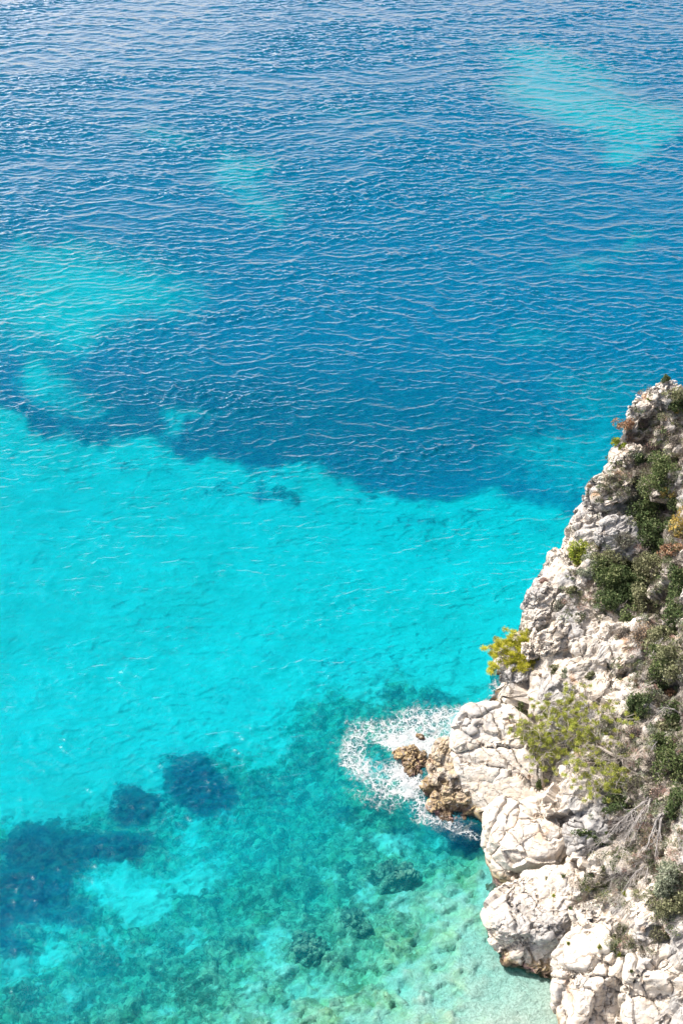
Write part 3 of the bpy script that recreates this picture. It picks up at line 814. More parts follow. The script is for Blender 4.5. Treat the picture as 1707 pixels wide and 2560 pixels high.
add_boulder('white boulder with smooth brown overhang in the bottom right corner', SH, outline=[(1570, 2420), (1620, 2370), (1680, 2350), (1760, 2360), (1800, 2460), (1780, 2600), (1700, 2640), (1620, 2600), (1580, 2520)],
            zc=5.2, depth=2.8, seed=34, cuts=[((-.2, .5, .85), .7), ((.1, -.8, .6), .3)], mat=M_WHITE, big=0.22, bs=.28, mid=0.05, ms=0.7, sm=0.02, crack=0.03, fine=0.014, ledge=0.10, lfreq=0.45, ncrack=8)
add_boulder('tilted grey block below the leaning dead tree, dark bushes at its left edge', SH, outline=[(1422, 2050), (1445, 2020), (1500, 1985), (1560, 2010), (1560, 2060), (1500, 2120), (1440, 2160), (1425, 2120)],
            zc=5.4, depth=1.8, seed=44, mat=M_GREYROCK, big=0.22, bs=.28, mid=0.05, ms=0.7, sm=0.02, crack=0.03, fine=0.014, ledge=0.10, lfreq=0.45, ncrack=8)
add_boulder('angular pale boulder wedged between the layered boulder and the white slab boulder', SH, outline=[(1430, 2290), (1470, 2275), (1530, 2270), (1560, 2300), (1500, 2330), (1440, 2330)],
            zc=4.6, depth=1.5, seed=46, mat=M_WHITE, big=0.35, bs=.5, mid=0.14, ms=1.0, sm=0.05, sub=6, crack=0.06, fine=0.03, ledge=0.16, lfreq=1.1, ncrack=2)
add_boulder('upright pale block beneath the fallen grey branches', SH, outline=[(1590, 2260), (1620, 2225), (1650, 2240), (1665, 2320), (1640, 2390), (1600, 2380), (1585, 2320)],
            zc=7.4, depth=1.5, seed=47, mat=M_WHITE, big=0.35, bs=.5, mid=0.14, ms=1.0, sm=0.05, sub=6, crack=0.06, fine=0.03, ledge=0.16, lfreq=1.1, ncrack=2)
add_boulder('jutting pale crag at the sea edge of the cliff, sheltering a dark hollow', 'crags on the cliff', cat='crag', outline=[(1458, 1235), (1500, 1180), (1560, 1180), (1580, 1215), (1560, 1260), (1520, 1285), (1470, 1275)],
            zc=15.4, depth=1.6, seed=51, mat=M_CLIFF, big=0.22, bs=.28, mid=0.05, ms=0.7, sm=0.02, crack=0.03, fine=0.014, ledge=0.10, lfreq=0.45, ncrack=8)
add_boulder('pointed pale crag overhanging the turquoise water below the dark hollow', 'crags on the cliff', cat='crag', outline=[(1425, 1325), (1436, 1285), (1470, 1270), (1500, 1300), (1480, 1330), (1440, 1340)],
            zc=13.3, depth=1.3, seed=52, mat=M_CLIFF, big=0.35, bs=.5, mid=0.14, ms=1.0, sm=0.05, sub=6, crack=0.06, fine=0.03, ledge=0.16, lfreq=1.1, ncrack=2)
add_boulder('smooth rounded grey slab with lichen in the middle of the upper slope', 'crags on the cliff', cat='crag', outline=[(1490, 1345), (1530, 1290), (1560, 1285), (1590, 1340), (1600, 1390), (1560, 1400), (1510, 1375)],
            zc=14.0, depth=0.8, seed=53, mat=M_GREYROCK, big=0.35, bs=.5, mid=0.14, ms=1.0, sm=0.05, sub=6, crack=0.06, fine=0.03, ledge=0.16, lfreq=1.1, ncrack=2)
add_boulder('oval cream crag bulging above the leaning yellow green pine', 'crags on the cliff', cat='crag', outline=[(1342, 1600), (1370, 1565), (1420, 1550), (1418, 1585), (1390, 1630), (1358, 1645), (1342, 1630)],
            zc=8.9, depth=0.9, seed=54, mat=M_WHITE, big=0.35, bs=.5, mid=0.14, ms=1.0, sm=0.05, sub=6, crack=0.06, fine=0.03, ledge=0.16, lfreq=1.1, ncrack=2)
add_boulder('small white topped crag where the gull perches', 'crags on the cliff', cat='crag', outline=[(1578, 1028), (1586, 1000), (1608, 999), (1628, 1008), (1620, 1032), (1595, 1045)],
            zc=21.0, depth=0.8, seed=55, mat=M_WHITE, big=0.35, bs=.5, mid=0.14, ms=1.0, sm=0.05, sub=6, crack=0.06, fine=0.03, ledge=0.16, lfreq=1.1, ncrack=2)
CR = 'crags on the cliff'
for lab, ol, zc, dp, sd_ in [
    ('knobbly crag on the sea edge under the lone lime bush', [(1384, 1415), (1398, 1372), (1430, 1350), (1470, 1360), (1465, 1400), (1430, 1430)], 11.2, 1.3, 91),
    ('long pale rib of rock on the sea edge above the oval crag', [(1312, 1540), (1318, 1490), (1345, 1455), (1390, 1440), (1400, 1490), (1370, 1550), (1330, 1580)], 8.8, 1.6, 92),
    ('pale rounded shoulder of rock behind the leaning pine', [(1316, 1600), (1330, 1570), (1345, 1590), (1345, 1640), (1325, 1650)], 7.2, 1.0, 93),
    ('blue grey rock at the sea edge right below the leaning pine', [(1262, 1690), (1285, 1665), (1330, 1660), (1345, 1690), (1310, 1720), (1270, 1718)], 4.2, 2.0, 104),
    ('low pale rock at the sea edge directly above the broad outcrop', [(1254, 1745), (1270, 1722), (1320, 1718), (1370, 1740), (1350, 1780), (1290, 1775)], 2.8, 1.3, 95),
    ('slanting pale crag below the pinkish shrub on the sea edge', [(1545, 1165), (1552, 1120), (1580, 1110), (1610, 1140), (1590, 1175)], 17.6, 1.0, 96),
    ('summit crag of pale rock left of the summit bush', [(1622, 1010), (1640, 965), (1665, 950), (1685, 965), (1680, 1010), (1650, 1030)], 21.8, 1.2, 97)]:
    add_boulder(lab, CR, cat='crag', outline=ol, zc=zc, depth=dp, seed=sd_, mat=M_GREYROCK if sd_ in (104,) else (M_WHITE if sd_ in (93, 95) else M_CLIFF), big=0.35, bs=.5, mid=0.28, ms=1.0, sm=0.09, sub=6, crack=0.11)
# rocks standing in the surf
SR = 'low rocks in the surf'
add_boulder('long brown weedy rock in the surf, nearest the outcrop', SR, outline=[(978, 1885), (1000, 1870), (1045, 1872), (1072, 1900), (1076, 1925), (1050, 1928), (1010, 1905), (985, 1900)],
            zc=0.15, depth=0.9, seed=61, mat=M_BROWN, big=0.2, mid=0.3, ms=1.2, sm=0.14, ss=2.6, sub=6, cat='rock')
add_boulder('yellow brown rock arching just below the long weedy rock', SR, outline=[(1000, 1908), (1020, 1898), (1050, 1922), (1062, 1945), (1035, 1945), (1010, 1925)],
            zc=0.05, depth=0.6, seed=62, mat=M_BROWN, big=0.1, mid=0.2, ms=1.2, sm=0.1, ss=2.6, sub=5, cat='rock')
add_boulder('small dark rock poking out of white foam above the other surf rocks', SR, outline=[(1036, 1838), (1048, 1832), (1062, 1838), (1068, 1848), (1052, 1855), (1040, 1846)],
            zc=0.1, depth=0.45, seed=63, mat=M_BROWN, big=0.1, mid=0.12, ms=1.5, sm=0.08, ss=2.6, sub=5, cat='rock')
add_boulder('foam covered rock awash below the yellow brown rock', SR, outline=[(1000, 1935), (1030, 1915), (1055, 1940), (1050, 1960), (1020, 1965)],
            zc=-0.35, depth=0.6, seed=64, mat=M_BROWN, big=0.1, mid=0.2, ms=1.2, sm=0.1, ss=2.6, sub=5, cat='rock')
add_boulder('pinkish brown wave washed ledge sinking into the dark pool', SR, outline=[(1080, 1985), (1105, 2010), (1130, 2050), (1180, 2072), (1160, 2095), (1115, 2090), (1085, 2050)],
            zc=-0.45, depth=0.9, seed=65, mat=M_BROWN, big=0.2, mid=0.25, ms=1.2, sm=0.1, ss=2.6, sub=6, cat='rock')
# boulders lying on the sea floor
def drowned():
    m = NT('drowned_rock')
    w = m.warp(m.pos, 1.5, 0.8)
    t = m.noise(w, 1.6, 6, 0.72)
    c = m.mix(m.ramp(t, 0.36, 0.64), (0.08, 0.105, 0.085), (0.30, 0.31, 0.22))
    c = m.mix(m.ramp(m.noise(w, 3.5, 5, 0.7), 0.54, 0.70, 0, 0.5), c, (0.44, 0.43, 0.33))
    m.principled(c, 0.95, 0.0, m.bump(m.noise(w, 3, 5), 0.8, 0.2))
    return m.m
M_SUB = drowned()
UR = 'boulders under the water'
for lab, ol, zc, dp, sd_ in [
    ('broad flat grey green boulder under the water off the dark pool', [(925, 2195), (945, 2175), (985, 2162), (1030, 2180), (1038, 2215), (1010, 2242), (965, 2225)], -2.3, 1.2, 71),
    ('dark rounded boulder under clear teal water with its shadow on its right', [(718, 2385), (735, 2350), (790, 2345), (810, 2370), (790, 2405), (745, 2425)], -2.6, 1.3, 72),
    ('half hidden mossy boulder on the sea floor above the dark rounded one', [(870, 2330), (880, 2295), (915, 2305), (928, 2340), (900, 2360)], -2.5, 0.9, 73),
    ('lone boulder under water on the left, sunlit yellowish face', [(222, 2400), (240, 2376), (275, 2372), (297, 2390), (280, 2420), (245, 2432)], -3.7, 1.2, 74),
    ('faint greenish boulder deep under water right of the lone sunlit one', [(405, 2375), (430, 2355), (455, 2370), (468, 2400), (440, 2412), (412, 2400)], -3.9, 1.0, 75),
    ('weedy brown boulder under water close to the lower left corner', [(20, 2478), (50, 2462), (88, 2475), (90, 2505), (50, 2515), (25, 2500)], -3.2, 1.0, 78)]:
    add_boulder(lab, UR, outline=ol, zc=zc, depth=dp, seed=sd_, mat=M_SUB, big=0.5, bs=.6, mid=0.4, ms=1.2, sm=0.12, sub=6, crack=.1)

bvhs = [cliff_bvh] + [BVHTree.FromPolygons([tuple(q) for q in V.tolist()], Fc.tolist()) for V, Fc in bv]

def hit(u, v):
    """first rock surface on the sight line of a photo pixel"""
    d = Vector(W(u, v, 0) - np.array([0, 0, CAM_H])).normalized()
    best = None
    for b in bvhs:
        loc, nrm, _, dist = b.ray_cast(EYE, d)
        if loc is not None and (best is None or dist < best[2]):
            best = (np.array(loc), np.array(nrm), dist)
    if best is None:
        # just off the rock: take the nearest rock
        q = Vector(W(u, v, 10)); loc, nrm, _, _ = cliff_bvh.find_nearest(q)
        best = (np.array(loc), np.array(nrm), (loc - EYE).length)
    nn = best[1]
    if nn[2] < 0 or nn @ (best[0] - np.array([0, 0, CAM_H])) > 0: nn = -nn
    return best[0], nn, best[2] / F

# ------------------------------------------------------------------ foam
fx = np.arange(-2, 16, 0.11); fy = np.arange(64, 96, 0.11)
FX, FY = np.meshgrid(fx, fy); FX, FY = FX.ravel(), FY.ravel()
fu, fv = PX(FX, FY, 0 * FX)
x, y, z = wave(FX, FY, shelter(depth_field(fu, fv), 0 * fu))
wv = fbm(np.stack([FX * .5, FY * .5, 0 * FX], 1), 4, 808) * 26
fu2, fv2 = fu + wv, fv + wv * 0.6
def band(cu, cv, ru, rv, rot=0):
    return ell(fu2, fv2, cu, cv, ru, rv, rot)
fo = np.zeros(len(FX))
for a, s in [((1010, 1845, 140, 62, -14), 0.62), ((1040, 1862, 66, 20, -5), 1.7), ((990, 1858, 50, 18, 0), 1.3), ((905, 1850, 45, 60, 20), 0.5), ((1120, 1800, 110, 36, -6), 0.55), ((960, 1960, 70, 45, 35), 0.45), ((1010, 1935, 42, 30, 30), 1.0),
             ((1040, 1975, 42, 18, -15), 1.0), ((900, 1900, 40, 60, -20), 0.55), ((1085, 1895, 14, 40, -25), 1.5), ((1130, 2065, 50, 16, 25), 0.4), ((1075, 2020, 40, 45, 30), 0.5),
             ((1180, 2090, 40, 10, 5), 0.38), ((1230, 1762, 40, 10, 0), 0.4), ((1250, 1740, 22, 40, 0), .35), ((930, 2000, 70, 26, 20), .28)]:
    fo = np.maximum(fo, s * band(*a)) if s > 1 else np.maximum(fo, s * band(*a))
hole = ell(fu, fv, 945, 1880, 42, 26, 20) * 0.75
fo = fo * (1 - hole)
ff = grid_faces(len(fy), len(fx))
kp = fo[ff].max(1) > 0.04
us = np.unique(ff[kp]); rm = -np.ones(len(FX), int); rm[us] = np.arange(len(us))
fm = mesh_obj('sea_foam', np.stack([x, y, z + 0.035 + 0.05 * np.clip(fo - 0.8, 0, 1)], 1)[us], rm[ff[kp]], M_FOAM, attrs={'foam': fo[us]})
tag(fm, 'lacy white surf foam spreading round the low brown rocks', 'foam', kind='stuff')

# ------------------------------------------------------------------ plants
class Geo:
    def __init__(self): self.V = []; self.Q = []; self.n = 0
    def add(self, V, Q):
        self.V.append(np.asarray(V)); self.Q.append(np.asarray(Q) + self.n); self.n += len(V)
    def obj(self, name, mat, parent, smooth=False):
        return mesh_obj(name, np.concatenate(self.V), np.concatenate(self.Q), mat, parent, smooth)

def leaves(C, size, g, aspect=0.6, along=None):
    """one bent quad leaf or sprig per centre"""
    n = len(C)
    a = g.normal(size=(n, 3)); a /= np.linalg.norm(a, axis=1, keepdims=True)
    if along is not None:
        a = a * 0.5 + along; a /= np.linalg.norm(a, axis=1, keepdims=True)
    b = np.cross(a, g.normal(size=(n, 3))); b /= np.linalg.norm(b, axis=1, keepdims=True) + 1e-9
    s = (size * g.uniform(0.55, 1.3, n))[:, None]
    V = np.stack([C - a * s, C + b * s * aspect, C + a * s, C - b * s * aspect], 1).reshape(-1, 3)
    Q = np.arange(n * 4).reshape(n, 4)
    return V, Q

def tube(P, r0, r1, sides=4):
    P = np.asarray(P); n = len(P)
    T = np.gradient(P, axis=0); T /= np.linalg.norm(T, axis=1, keepdims=True) + 1e-9
    ref = np.array([0.3, 0.2, 0.93])
    A = np.cross(T, ref); A /= np.linalg.norm(A, axis=1, keepdims=True) + 1e-9
    B = np.cross(T, A)
    r = np.linspace(r0, r1, n)
    th = np.arange(sides) * 2 * math.pi / sides
    V = P[:, None] + (A[:, None] * np.cos(th)[None, :, None] + B[:, None] * np.sin(th)[None, :, None]) * r[:, None, None]
    V = V.reshape(-1, 3)
    i = np.arange(n - 1)[:, None] * sides; j = np.arange(sides)[None]
    Q = np.stack([i + j, i + (j + 1) % sides, i + sides + (j + 1) % sides, i + sides + j], -1).reshape(-1, 4)
    return V, Q

def path(p, d, L, g, seg=5, wob=0.25, droop=0.0):
    pts = [np.array(p, float)]
    d = np.array(d, float); d /= np.linalg.norm(d)
    for i in range(seg):
        d = d + g.normal(size=3) * wob; d[2] -= droop
        d /= np.linalg.norm(d)
        pts.append(pts[-1] + d * L / seg)
    return np.array(pts), d

def branches(geo, p, d, L, r, g, lvl, tips, wob=0.25, droop=0.03, kids=(3, 5), spread=0.75, shrink=0.62):
    P, dd = path(p, d, L, g, 6 if lvl > 1 else 4, wob, droop)
    geo.add(*tube(P, r, r * 0.45, 5 if lvl > 1 else 3))
    if lvl == 0:
        tips.append((P[-1], dd)); tips.append((P[2], dd)); return
    for k in range(g.integers(*kids)):
        f = g.uniform(0.3, 1.0); i = min(int(f * (len(P) - 1)), len(P) - 2)
        q = P[i] + (P[i + 1] - P[i]) * (f * (len(P) - 1) - i if f < 1 else 1)
        t = P[i + 1] - P[i]; t /= np.linalg.norm(t)
        nd = t + g.normal(size=3) * spread
        branches(geo, q, nd, L * shrink * g.uniform(0.7, 1.2), max(r * 0.5, 0.008), g, lvl - 1, tips, wob, droop, kids, spread, shrink)

def bush(u, v, ru, rv, kind, label, group, name='bush', cat='bush', dens=1.0, leaf=0.105, seed=None, twigs=10, thin=0.0):
    """ru, rv: half width and half height in photo pixels"""
    g = np.random.default_rng(int(u * 7 + v * 13) if seed is None else seed)
    P, N, mpp = hit(u, v + rv * 0.3)
    a, b = ru * mpp * 1.42, rv * mpp * 1.38
    root = empty(name, P)
    axz = 0.5 * N + np.array([0, 0, 0.5]); axz /= np.linalg.norm(axz)
    C = P + axz * min(a, b) * 0.5 - P
    K = max(4, int(6 + ru * rv / 160))
    cs = g.normal(size=(K, 3)); cs /= np.linalg.norm(cs, axis=1, keepdims=True)
    cs *= g.uniform(0.25, 0.8, (K, 1)) ** 0.7
    rs = g.uniform(0.32, 0.58, K)
    axr = np.array([1., 0, 0]); axu = np.array([0, .62, .78])
    axd = np.cross(axr, axu)
    n = int(dens * 62 * (a * b) / (leaf * leaf) * 0.19) + 200
    pick = g.integers(0, K, n)
    d = g.normal(size=(n, 3)); d /= np.linalg.norm(d, axis=1, keepdims=True)
    rr = rs[pick] * (g.uniform(0, 1, n) ** (0.28 + thin))
    q = cs[pick] + d * rr[:, None]
    keepm = fbm(q * 2.6 + u, 2, 3) > -0.34 - 0.3 * (dens > 1.2)
    q = q[keepm]
    dd = min(a, b) * 0.85
    L = q[:, 0:1] * a * axr + q[:, 1:2] * b * axu + q[:, 2:3] * dd * axd + C
    ge = Geo(); ge.add(*leaves(L, leaf, g, 0.55))
    ge.obj('foliage', LM[kind], root)
    st = Geo()
    for k in range(max(3, min(twigs, K))):
        tgt = cs[k % K][0] * a * axr + cs[k % K][1] * b * axu + cs[k % K][2] * dd * axd + C
        P0 = np.array([0, 0, -0.15]) + g.normal(size=3) * 0.05
        mid = (P0 + tgt) / 2 + g.normal(size=3) * 0.12 * a
        st.add(*tube(np.array([P0, mid, tgt, tgt * 1.12 + g.normal(size=3) * .08]), 0.035, 0.012, 4))
    st.obj('stem', M_BARK, root)
    return tag(root, label, cat, group)

def brush(u, v, ru, rv, kind, label, group, name='dry_shrub', cat='dry shrub', seed=None, n=420, rad=0.013, leafn=700, leaf=0.05):
    """see-through dry shrub: many fine twigs fanning out, few tiny leaves"""
    g = np.random.default_rng(int(u * 5 + v * 3) if seed is None else seed)
    P, N, mpp = hit(u, v + rv * 0.3)
    a, b = ru * mpp, rv * mpp
    root = empty(name, P)
    axr = np.array([1., 0, 0]); axu = np.array([0, .62, .78]); axd = np.cross(axr, axu)
    ge = Geo(); ends = []
    for k in range(n):
        s = g.normal(size=3) * 0.16
        d = g.normal(size=3); d[1] = d[1] + .3; d /= np.linalg.norm(d)
        e = (d * g.uniform(0.5, 1.0)) * np.array([1, 1, .55])
        p0 = (s[0] * a * axr + s[1] * b * axu) + np.array([0, 0, .02])
        p1 = e[0] * a * axr + e[1] * b * axu + (abs(e[2]) * 0.7) * min(a, b) * (-axd if axd[2] < 0 else axd)
        pm = (p0 + p1) / 2 + g.normal(size=3) * 0.08 * a
        ge.add(*tube(np.array([p0, pm, p1]), rad * 1.4, rad * 0.6, 3)); ends.append(p1); ends.append(pm)
    ge.obj('twigs', LM['drab' if kind in ('dry', 'olive', 'sage') else 'dry'], root)
    if leafn:
        E = np.array(ends)[g.integers(0, len(ends), leafn)] + g.normal(size=(leafn, 3)) * 0.09
        lf = Geo(); lf.add(*leaves(E, leaf, g, 0.6)); lf.obj('foliage', LM[kind], root)
    return tag(root, label, cat, group)

GB = 'green bushes on the cliff'
for a in [
    (1560, 1020, 20, 22, 'green', 'round yellow green bush leaning over the water below the pink dry shrub', .95),
    (1550, 1108, 12, 12, 'lime', 'small lime bush at the sea edge just under the round one', .9),
    (1608, 1150, 18, 22, 'dark', 'compact dark green bush at the top of the upper gully', 1.2),
    (1640, 1195, 32, 40, 'green', 'tall bright green bush in the upper gully', 1.2),
    (1675, 1165, 14, 16, 'olive', 'small olive bush right of the tall bright green bush', 1.),
    (1590, 1210, 22, 14, 'dark', 'low dark bush left of the tall bright green bush', .7),
    (1625, 1275, 34, 34, 'green', 'bright crowned bush above the dark shaded gully', 1.2),
    (1590, 1300, 26, 32, 'dark', 'dark bush in the gully beside the bright crowned bush', 1.2),
    (1650, 1325, 34, 26, 'dark', 'very dark bush low in the shaded gully', 1.1),
    (1692, 1280, 22, 26, 'green', 'green bush at the right edge above the yellow leaved bush', 1.1),
    (1645, 1370, 34, 30, 'dark', 'dark bush between the yellow leaved bush and the grey slab', 1.1),
    (1668, 1232, 14, 13, 'yellow', 'small golden bush tucked under the tall bright green bush', 1.),
    (1446, 1390, 19, 26, 'lime', 'lone upright lime green bush near the sea edge of the cliff', 1.2),
    (1478, 1425, 30, 22, 'sage', 'silvery grey green bush right of the lone lime bush', 1.),
    (1510, 1400, 30, 20, 'olive', 'olive topped bush at the upper left of the big thicket', 1.),
    (1515, 1455, 38, 34, 'green', 'leafy bush in the heart of the big thicket', 1.25),
    (1575, 1420, 34, 34, 'green', 'fresh green bush at the top of the big thicket', 1.25),
    (1620, 1425, 30, 30, 'olive', 'dull olive bush at the right of the big thicket', 1.2),
    (1560, 1475, 40, 36, 'dark', 'wide dark bush below the fresh green one in the big thicket', 1.25),
    (1525, 1510, 34, 28, 'dark', 'dark lower left bush of the big thicket', 1.25),
    (1600, 1500, 28, 28, 'olive', 'brownish olive bush at the lower right of the big thicket', 1.1),
    (1575, 1545, 22, 22, 'green', 'small green bush hanging under the big thicket', .9),
    (1695, 1470, 26, 44, 'dark', 'tall dark green bush at the right edge level with the big thicket', 1.25),
    (1690, 1545, 22, 26, 'dark', 'dark bush at the right edge under the tall dark one', 1.1),
    (1660, 1590, 34, 28, 'olive', 'olive bush behind the peach coloured dry tree', 1.1),
    (1640, 1650, 34, 26, 'green', 'bright green bush under the forked pale branch', 1.2),
    (1685, 1650, 28, 40, 'olive', 'brownish green bush at the right edge beside the forked branch', 1.1),
    (1645, 1700, 24, 24, 'dark', 'dark drooping bush below the bright green one', 1.),
    (1592, 1760, 18, 34, 'dark', 'narrow dark green strip of shrub slanting down bare pale rock', 1.1),
    (1690, 1790, 24, 34, 'dark', 'dark bush in deep shade at the right edge above the dry scrub', 1.1),
    (1660, 1820, 22, 22, 'olive', 'olive grey bush left of the deeply shaded one', .9),
    (1662, 1870, 24, 34, 'green', 'blue green bush with a feathery top halfway down the right side', 1.1),
    (1680, 1925, 28, 36, 'green', 'plump green bush directly below the feathery topped one', 1.1),
    (1690, 2010, 22, 34, 'dark', 'dark green bush at the right edge level with the dead tree top', 1.),
    (1530, 2000, 20, 20, 'green', 'deep green bush between the big pine and the dead tree', 1.2),
    (1545, 2035, 26, 16, 'dark', 'dark green mat of shrub on top of the tilted grey block', 1.),
    (1470, 2088, 22, 10, 'dark', 'dark green shrub clinging to the left face of the tilted grey block', 1.),
    (1500, 2105, 16, 9, 'dark', 'small dark shrub low on the tilted grey block', 1.),
    (1675, 2200, 28, 32, 'sage', 'grey green bush at the right edge beside the dead branches', 1.1),
    (1685, 2265, 26, 28, 'olive', 'yellowish olive bush below the grey green one at the right edge', 1.1),
    (1700, 2240, 12, 26, 'rust', 'rust orange bush cut off by the right edge near the bottom', 1.),
    (1660, 2330, 14, 10, 'olive', 'low olive tuft of shrub on white rock above the corner boulder', .9),
    (1678, 992, 20, 16, 'olive', 'yellow flecked bush on the summit of the headland', 1.1),
    (1662, 950, 7, 9, 'dark', 'tiny dark agave like shrub on the very top beside the upper gull', 1.),
    (1695, 1010, 18, 20, 'dark', 'dark bush just right of and below the summit bush', 1.),
    (1480, 1690, 12, 8, 'olive', 'small olive tuft in the crack left of the long diagonal joint', .8),
    (1380, 1675, 14, 9, 'olive', 'small olive tuft on the pale rock right of the leaning pine', .8),
    (1412, 1680, 12, 9, 'sage', 'small sage tuft between two pale blocks', .8),
    (1300, 1770, 14, 14, 'green', 'thin green shrub at the top of the broad pale outcrop', .5),
    (1343, 1960, 5, 11, 'green', 'small green plant growing from a crack in the broad pale outcrop', 1.),
    (1437, 1480, 14, 10, 'olive', 'small olive tuft below the lone lime bush', .8),
    (1540, 1930, 16, 10, 'green', 'little green clump at the lower edge of the big pine', .9),
    ]:
    bush(*a[:6], GB, dens=a[6])
bush(1700, 1330, 20, 42, 'yellow', 'bush of bright yellow leaves at the right edge', 'coloured bushes on the cliff', dens=0.9)
bush(1680, 1375, 28, 14, 'rust', 'red brown leaved bush right under the bright yellow one', 'coloured bushes on the cliff', dens=0.8)
bush(1565, 1058, 18, 18, 'rust', 'rusty bush at the sea edge below the small lime bush', 'coloured bushes on the cliff', dens=0.6)
bush(1685, 1735, 22, 12, 'rust', 'orange leaved bush in front of the deep shade', 'coloured bushes on the cliff', dens=0.6)
GD = 'dry leafless shrubs on the cliff'
for a in [
    (1605, 1045, 40, 36, 'pink', 'large pinkish dry shrub below the perched gull'),
    (1570, 1095, 22, 30, 'rust', 'rust tinged dry shrub along the sea edge under the green ones'),
    (1640, 1115, 40, 28, 'pink', 'pale pink dry shrub right of the shaded cleft'),
    (1690, 1100, 24, 24, 'dry', 'grey dry shrub at the right edge near the top'),
    (1540, 1195, 36, 16, 'olive', 'flat dry shrub on top of the jutting crag'),
    (1560, 1345, 34, 30, 'sage', 'silvery dry shrub covering the rounded grey slab'),
    (1600, 1380, 30, 26, 'dry', 'ash grey dry shrub between grey slab and dark gully'),
    (1358, 1450, 14, 12, 'pink', 'small pale pink dry shrub sticking out over the water'),
    (1400, 1510, 26, 24, 'sage', 'thin dry shrub on the pale rib above the oval crag'),
    (1695, 1410, 22, 30, 'dry', 'grey twiggy shrub under the red brown leaved bush'),
    (1560, 1580, 28, 26, 'dry', 'dry grey shrub just below the big thicket'),
    (1640, 1745, 34, 24, 'olive', 'olive brown dry shrub left of the orange leaved bush'),
    (1590, 1830, 36, 30, 'pink', 'pinkish grey dry shrub right of the big pine'),
    (1560, 1880, 40, 34, 'sage', 'grey green dry shrub below the pinkish one beside the pine'),
    (1630, 1900, 30, 30, 'dry', 'ash coloured dry shrub left of the plump green bush'),
    (1590, 1960, 40, 30, 'olive', 'straggly olive dry shrub above the dead tree'),
    (1650, 1980, 30, 26, 'pink', 'faded pink dry shrub right of the dead tree top'),
    (1520, 2180, 30, 26, 'olive', 'dry shrub hanging on white rock left of the dead branches'),
    (1560, 2210, 30, 26, 'sage', 'wispy dry shrub under the dead branches'),
    (1620, 2100, 26, 26, 'peach', 'tan dry shrub among the dead tree roots'),
    (1560, 2320, 26, 16, 'olive', 'low dry shrub above the tall white slab boulder'),
    (1640, 2330, 22, 26, 'olive', 'brown green dry shrub in the cleft above the corner boulder'),
    (1500, 1900, 40, 34, 'sage', 'silver dry shrub tangled in the lower pine boughs'),
    (1440, 1430, 10, 8, 'dry', 'tiny grey shrub right behind the lone lime bush'),
    ]:
    brush(*a, GD)

def grass_tuft(u, v, r, label, kind='peach', n=70):
    g = np.random.default_rng(int(u * 3 + v))
    P, N, mpp = hit(u, v)
    root_v = []; ge = Geo()
    for k in range(n):
        d = g.normal(size=3) * 0.45 + np.array([0, 0, 1]) + N * .5
        d /= np.linalg.norm(d)
        L = r * mpp * g.uniform(.7, 1.5)
        p0 = g.normal(size=3) * .25 * r * mpp * np.array([1, 1, .2])
        side = np.cross(d, g.normal(size=3)); side /= np.linalg.norm(side)
        tip = p0 + d * L; tip[2] -= .15 * L
        m1 = p0 + d * L * .55
        w = 0.022
        ge.add(np.array([p0 - side * w, p0 + side * w, m1 + side * w * .8, m1 - side * w * .8, tip + side * .004, tip - side * .004]), np.array([[0, 1, 2, 3], [3, 2, 4, 5]]))
    o = ge.obj('grass_tuft', LM[kind], None)
    o.location = P
    return tag(o, label, 'grass tuft', 'grass tufts on the rock')
for a in [
    (1470, 1218, 12, 'tall dry grass tuft on the sea edge left of the jutting crag', 'peach'),
    (1535, 1172, 10, 'grass tuft on the crest just left of the jutting crag top', 'olive'),
    (1540, 1185, 13, 'tawny grass tuft lying over the top of the jutting crag', 'peach'),
    (1622, 1000, 9, 'green grass tuft right of the perched gull', 'lime'),
    (1635, 1070, 12, 'olive grass tuft in the cleft under the pink shrub', 'olive'),
    (1690, 1032, 10, 'golden grass tuft at the right edge below the summit bush', 'yellow'),
    (1495, 1370, 9, 'golden grass tuft at the foot of the rounded grey slab', 'peach'),
    (1428, 1310, 6, 'small grass tuft at the tip of the pointed crag', 'pink'),
    (1420, 2360, 7, 'grass tuft in a joint of the layered boulder', 'lime'),
    (1408, 2192, 8, 'two toned grass tuft on the upper layers of the layered boulder', 'green'),
    (1366, 2198, 7, 'grass tuft on the upper left edge of the layered boulder', 'olive'),
    (1382, 2240, 6, 'wisp of grass halfway down the layered boulder', 'lime'),
    (1425, 2273, 7, 'bright grass tuft between layered boulder and its neighbour', 'green'),
    (1498, 2370, 10, 'slanting grass tuft on the face of the white slab boulder', 'lime'),
    (1526, 2372, 8, 'upright grass tuft right of the slanting one', 'olive'),
    (1535, 2340, 8, 'grass tuft near the top of the white slab boulder', 'green'),
    (1545, 2385, 8, 'longest grass tuft on the right side of the white slab boulder', 'lime'),
    (1575, 2365, 11, 'green grass tuft in the cleft beside the white slab boulder', 'green'),
    (1604, 2368, 8, 'small grass tuft right of the cleft', 'olive'),
    (1577, 2430, 7, 'grass tuft on the edge of the corner boulder', 'green'),
    (1465, 2225, 11, 'grass tuft hanging beside the layered boulder top', 'lime'),
    (1512, 2215, 10, 'tall grass tuft under the hanging branches', 'olive'),
    (1560, 2235, 10, 'grass tuft in the roots of the dead tree', 'lime'),
    (1510, 2172, 10, 'grass tuft left of the lowest dead boughs', 'green'),
    (1590, 1705, 10, 'straw grass tuft at the lower end of the long diagonal joint', 'peach'),
    (1350, 1690, 8, 'straw grass tuft under the leaning pine', 'peach'),
    (1672, 1790, 9, 'straw grass tuft below the orange leaved bush', 'peach'),
    ]:
    grass_tuft(*a)

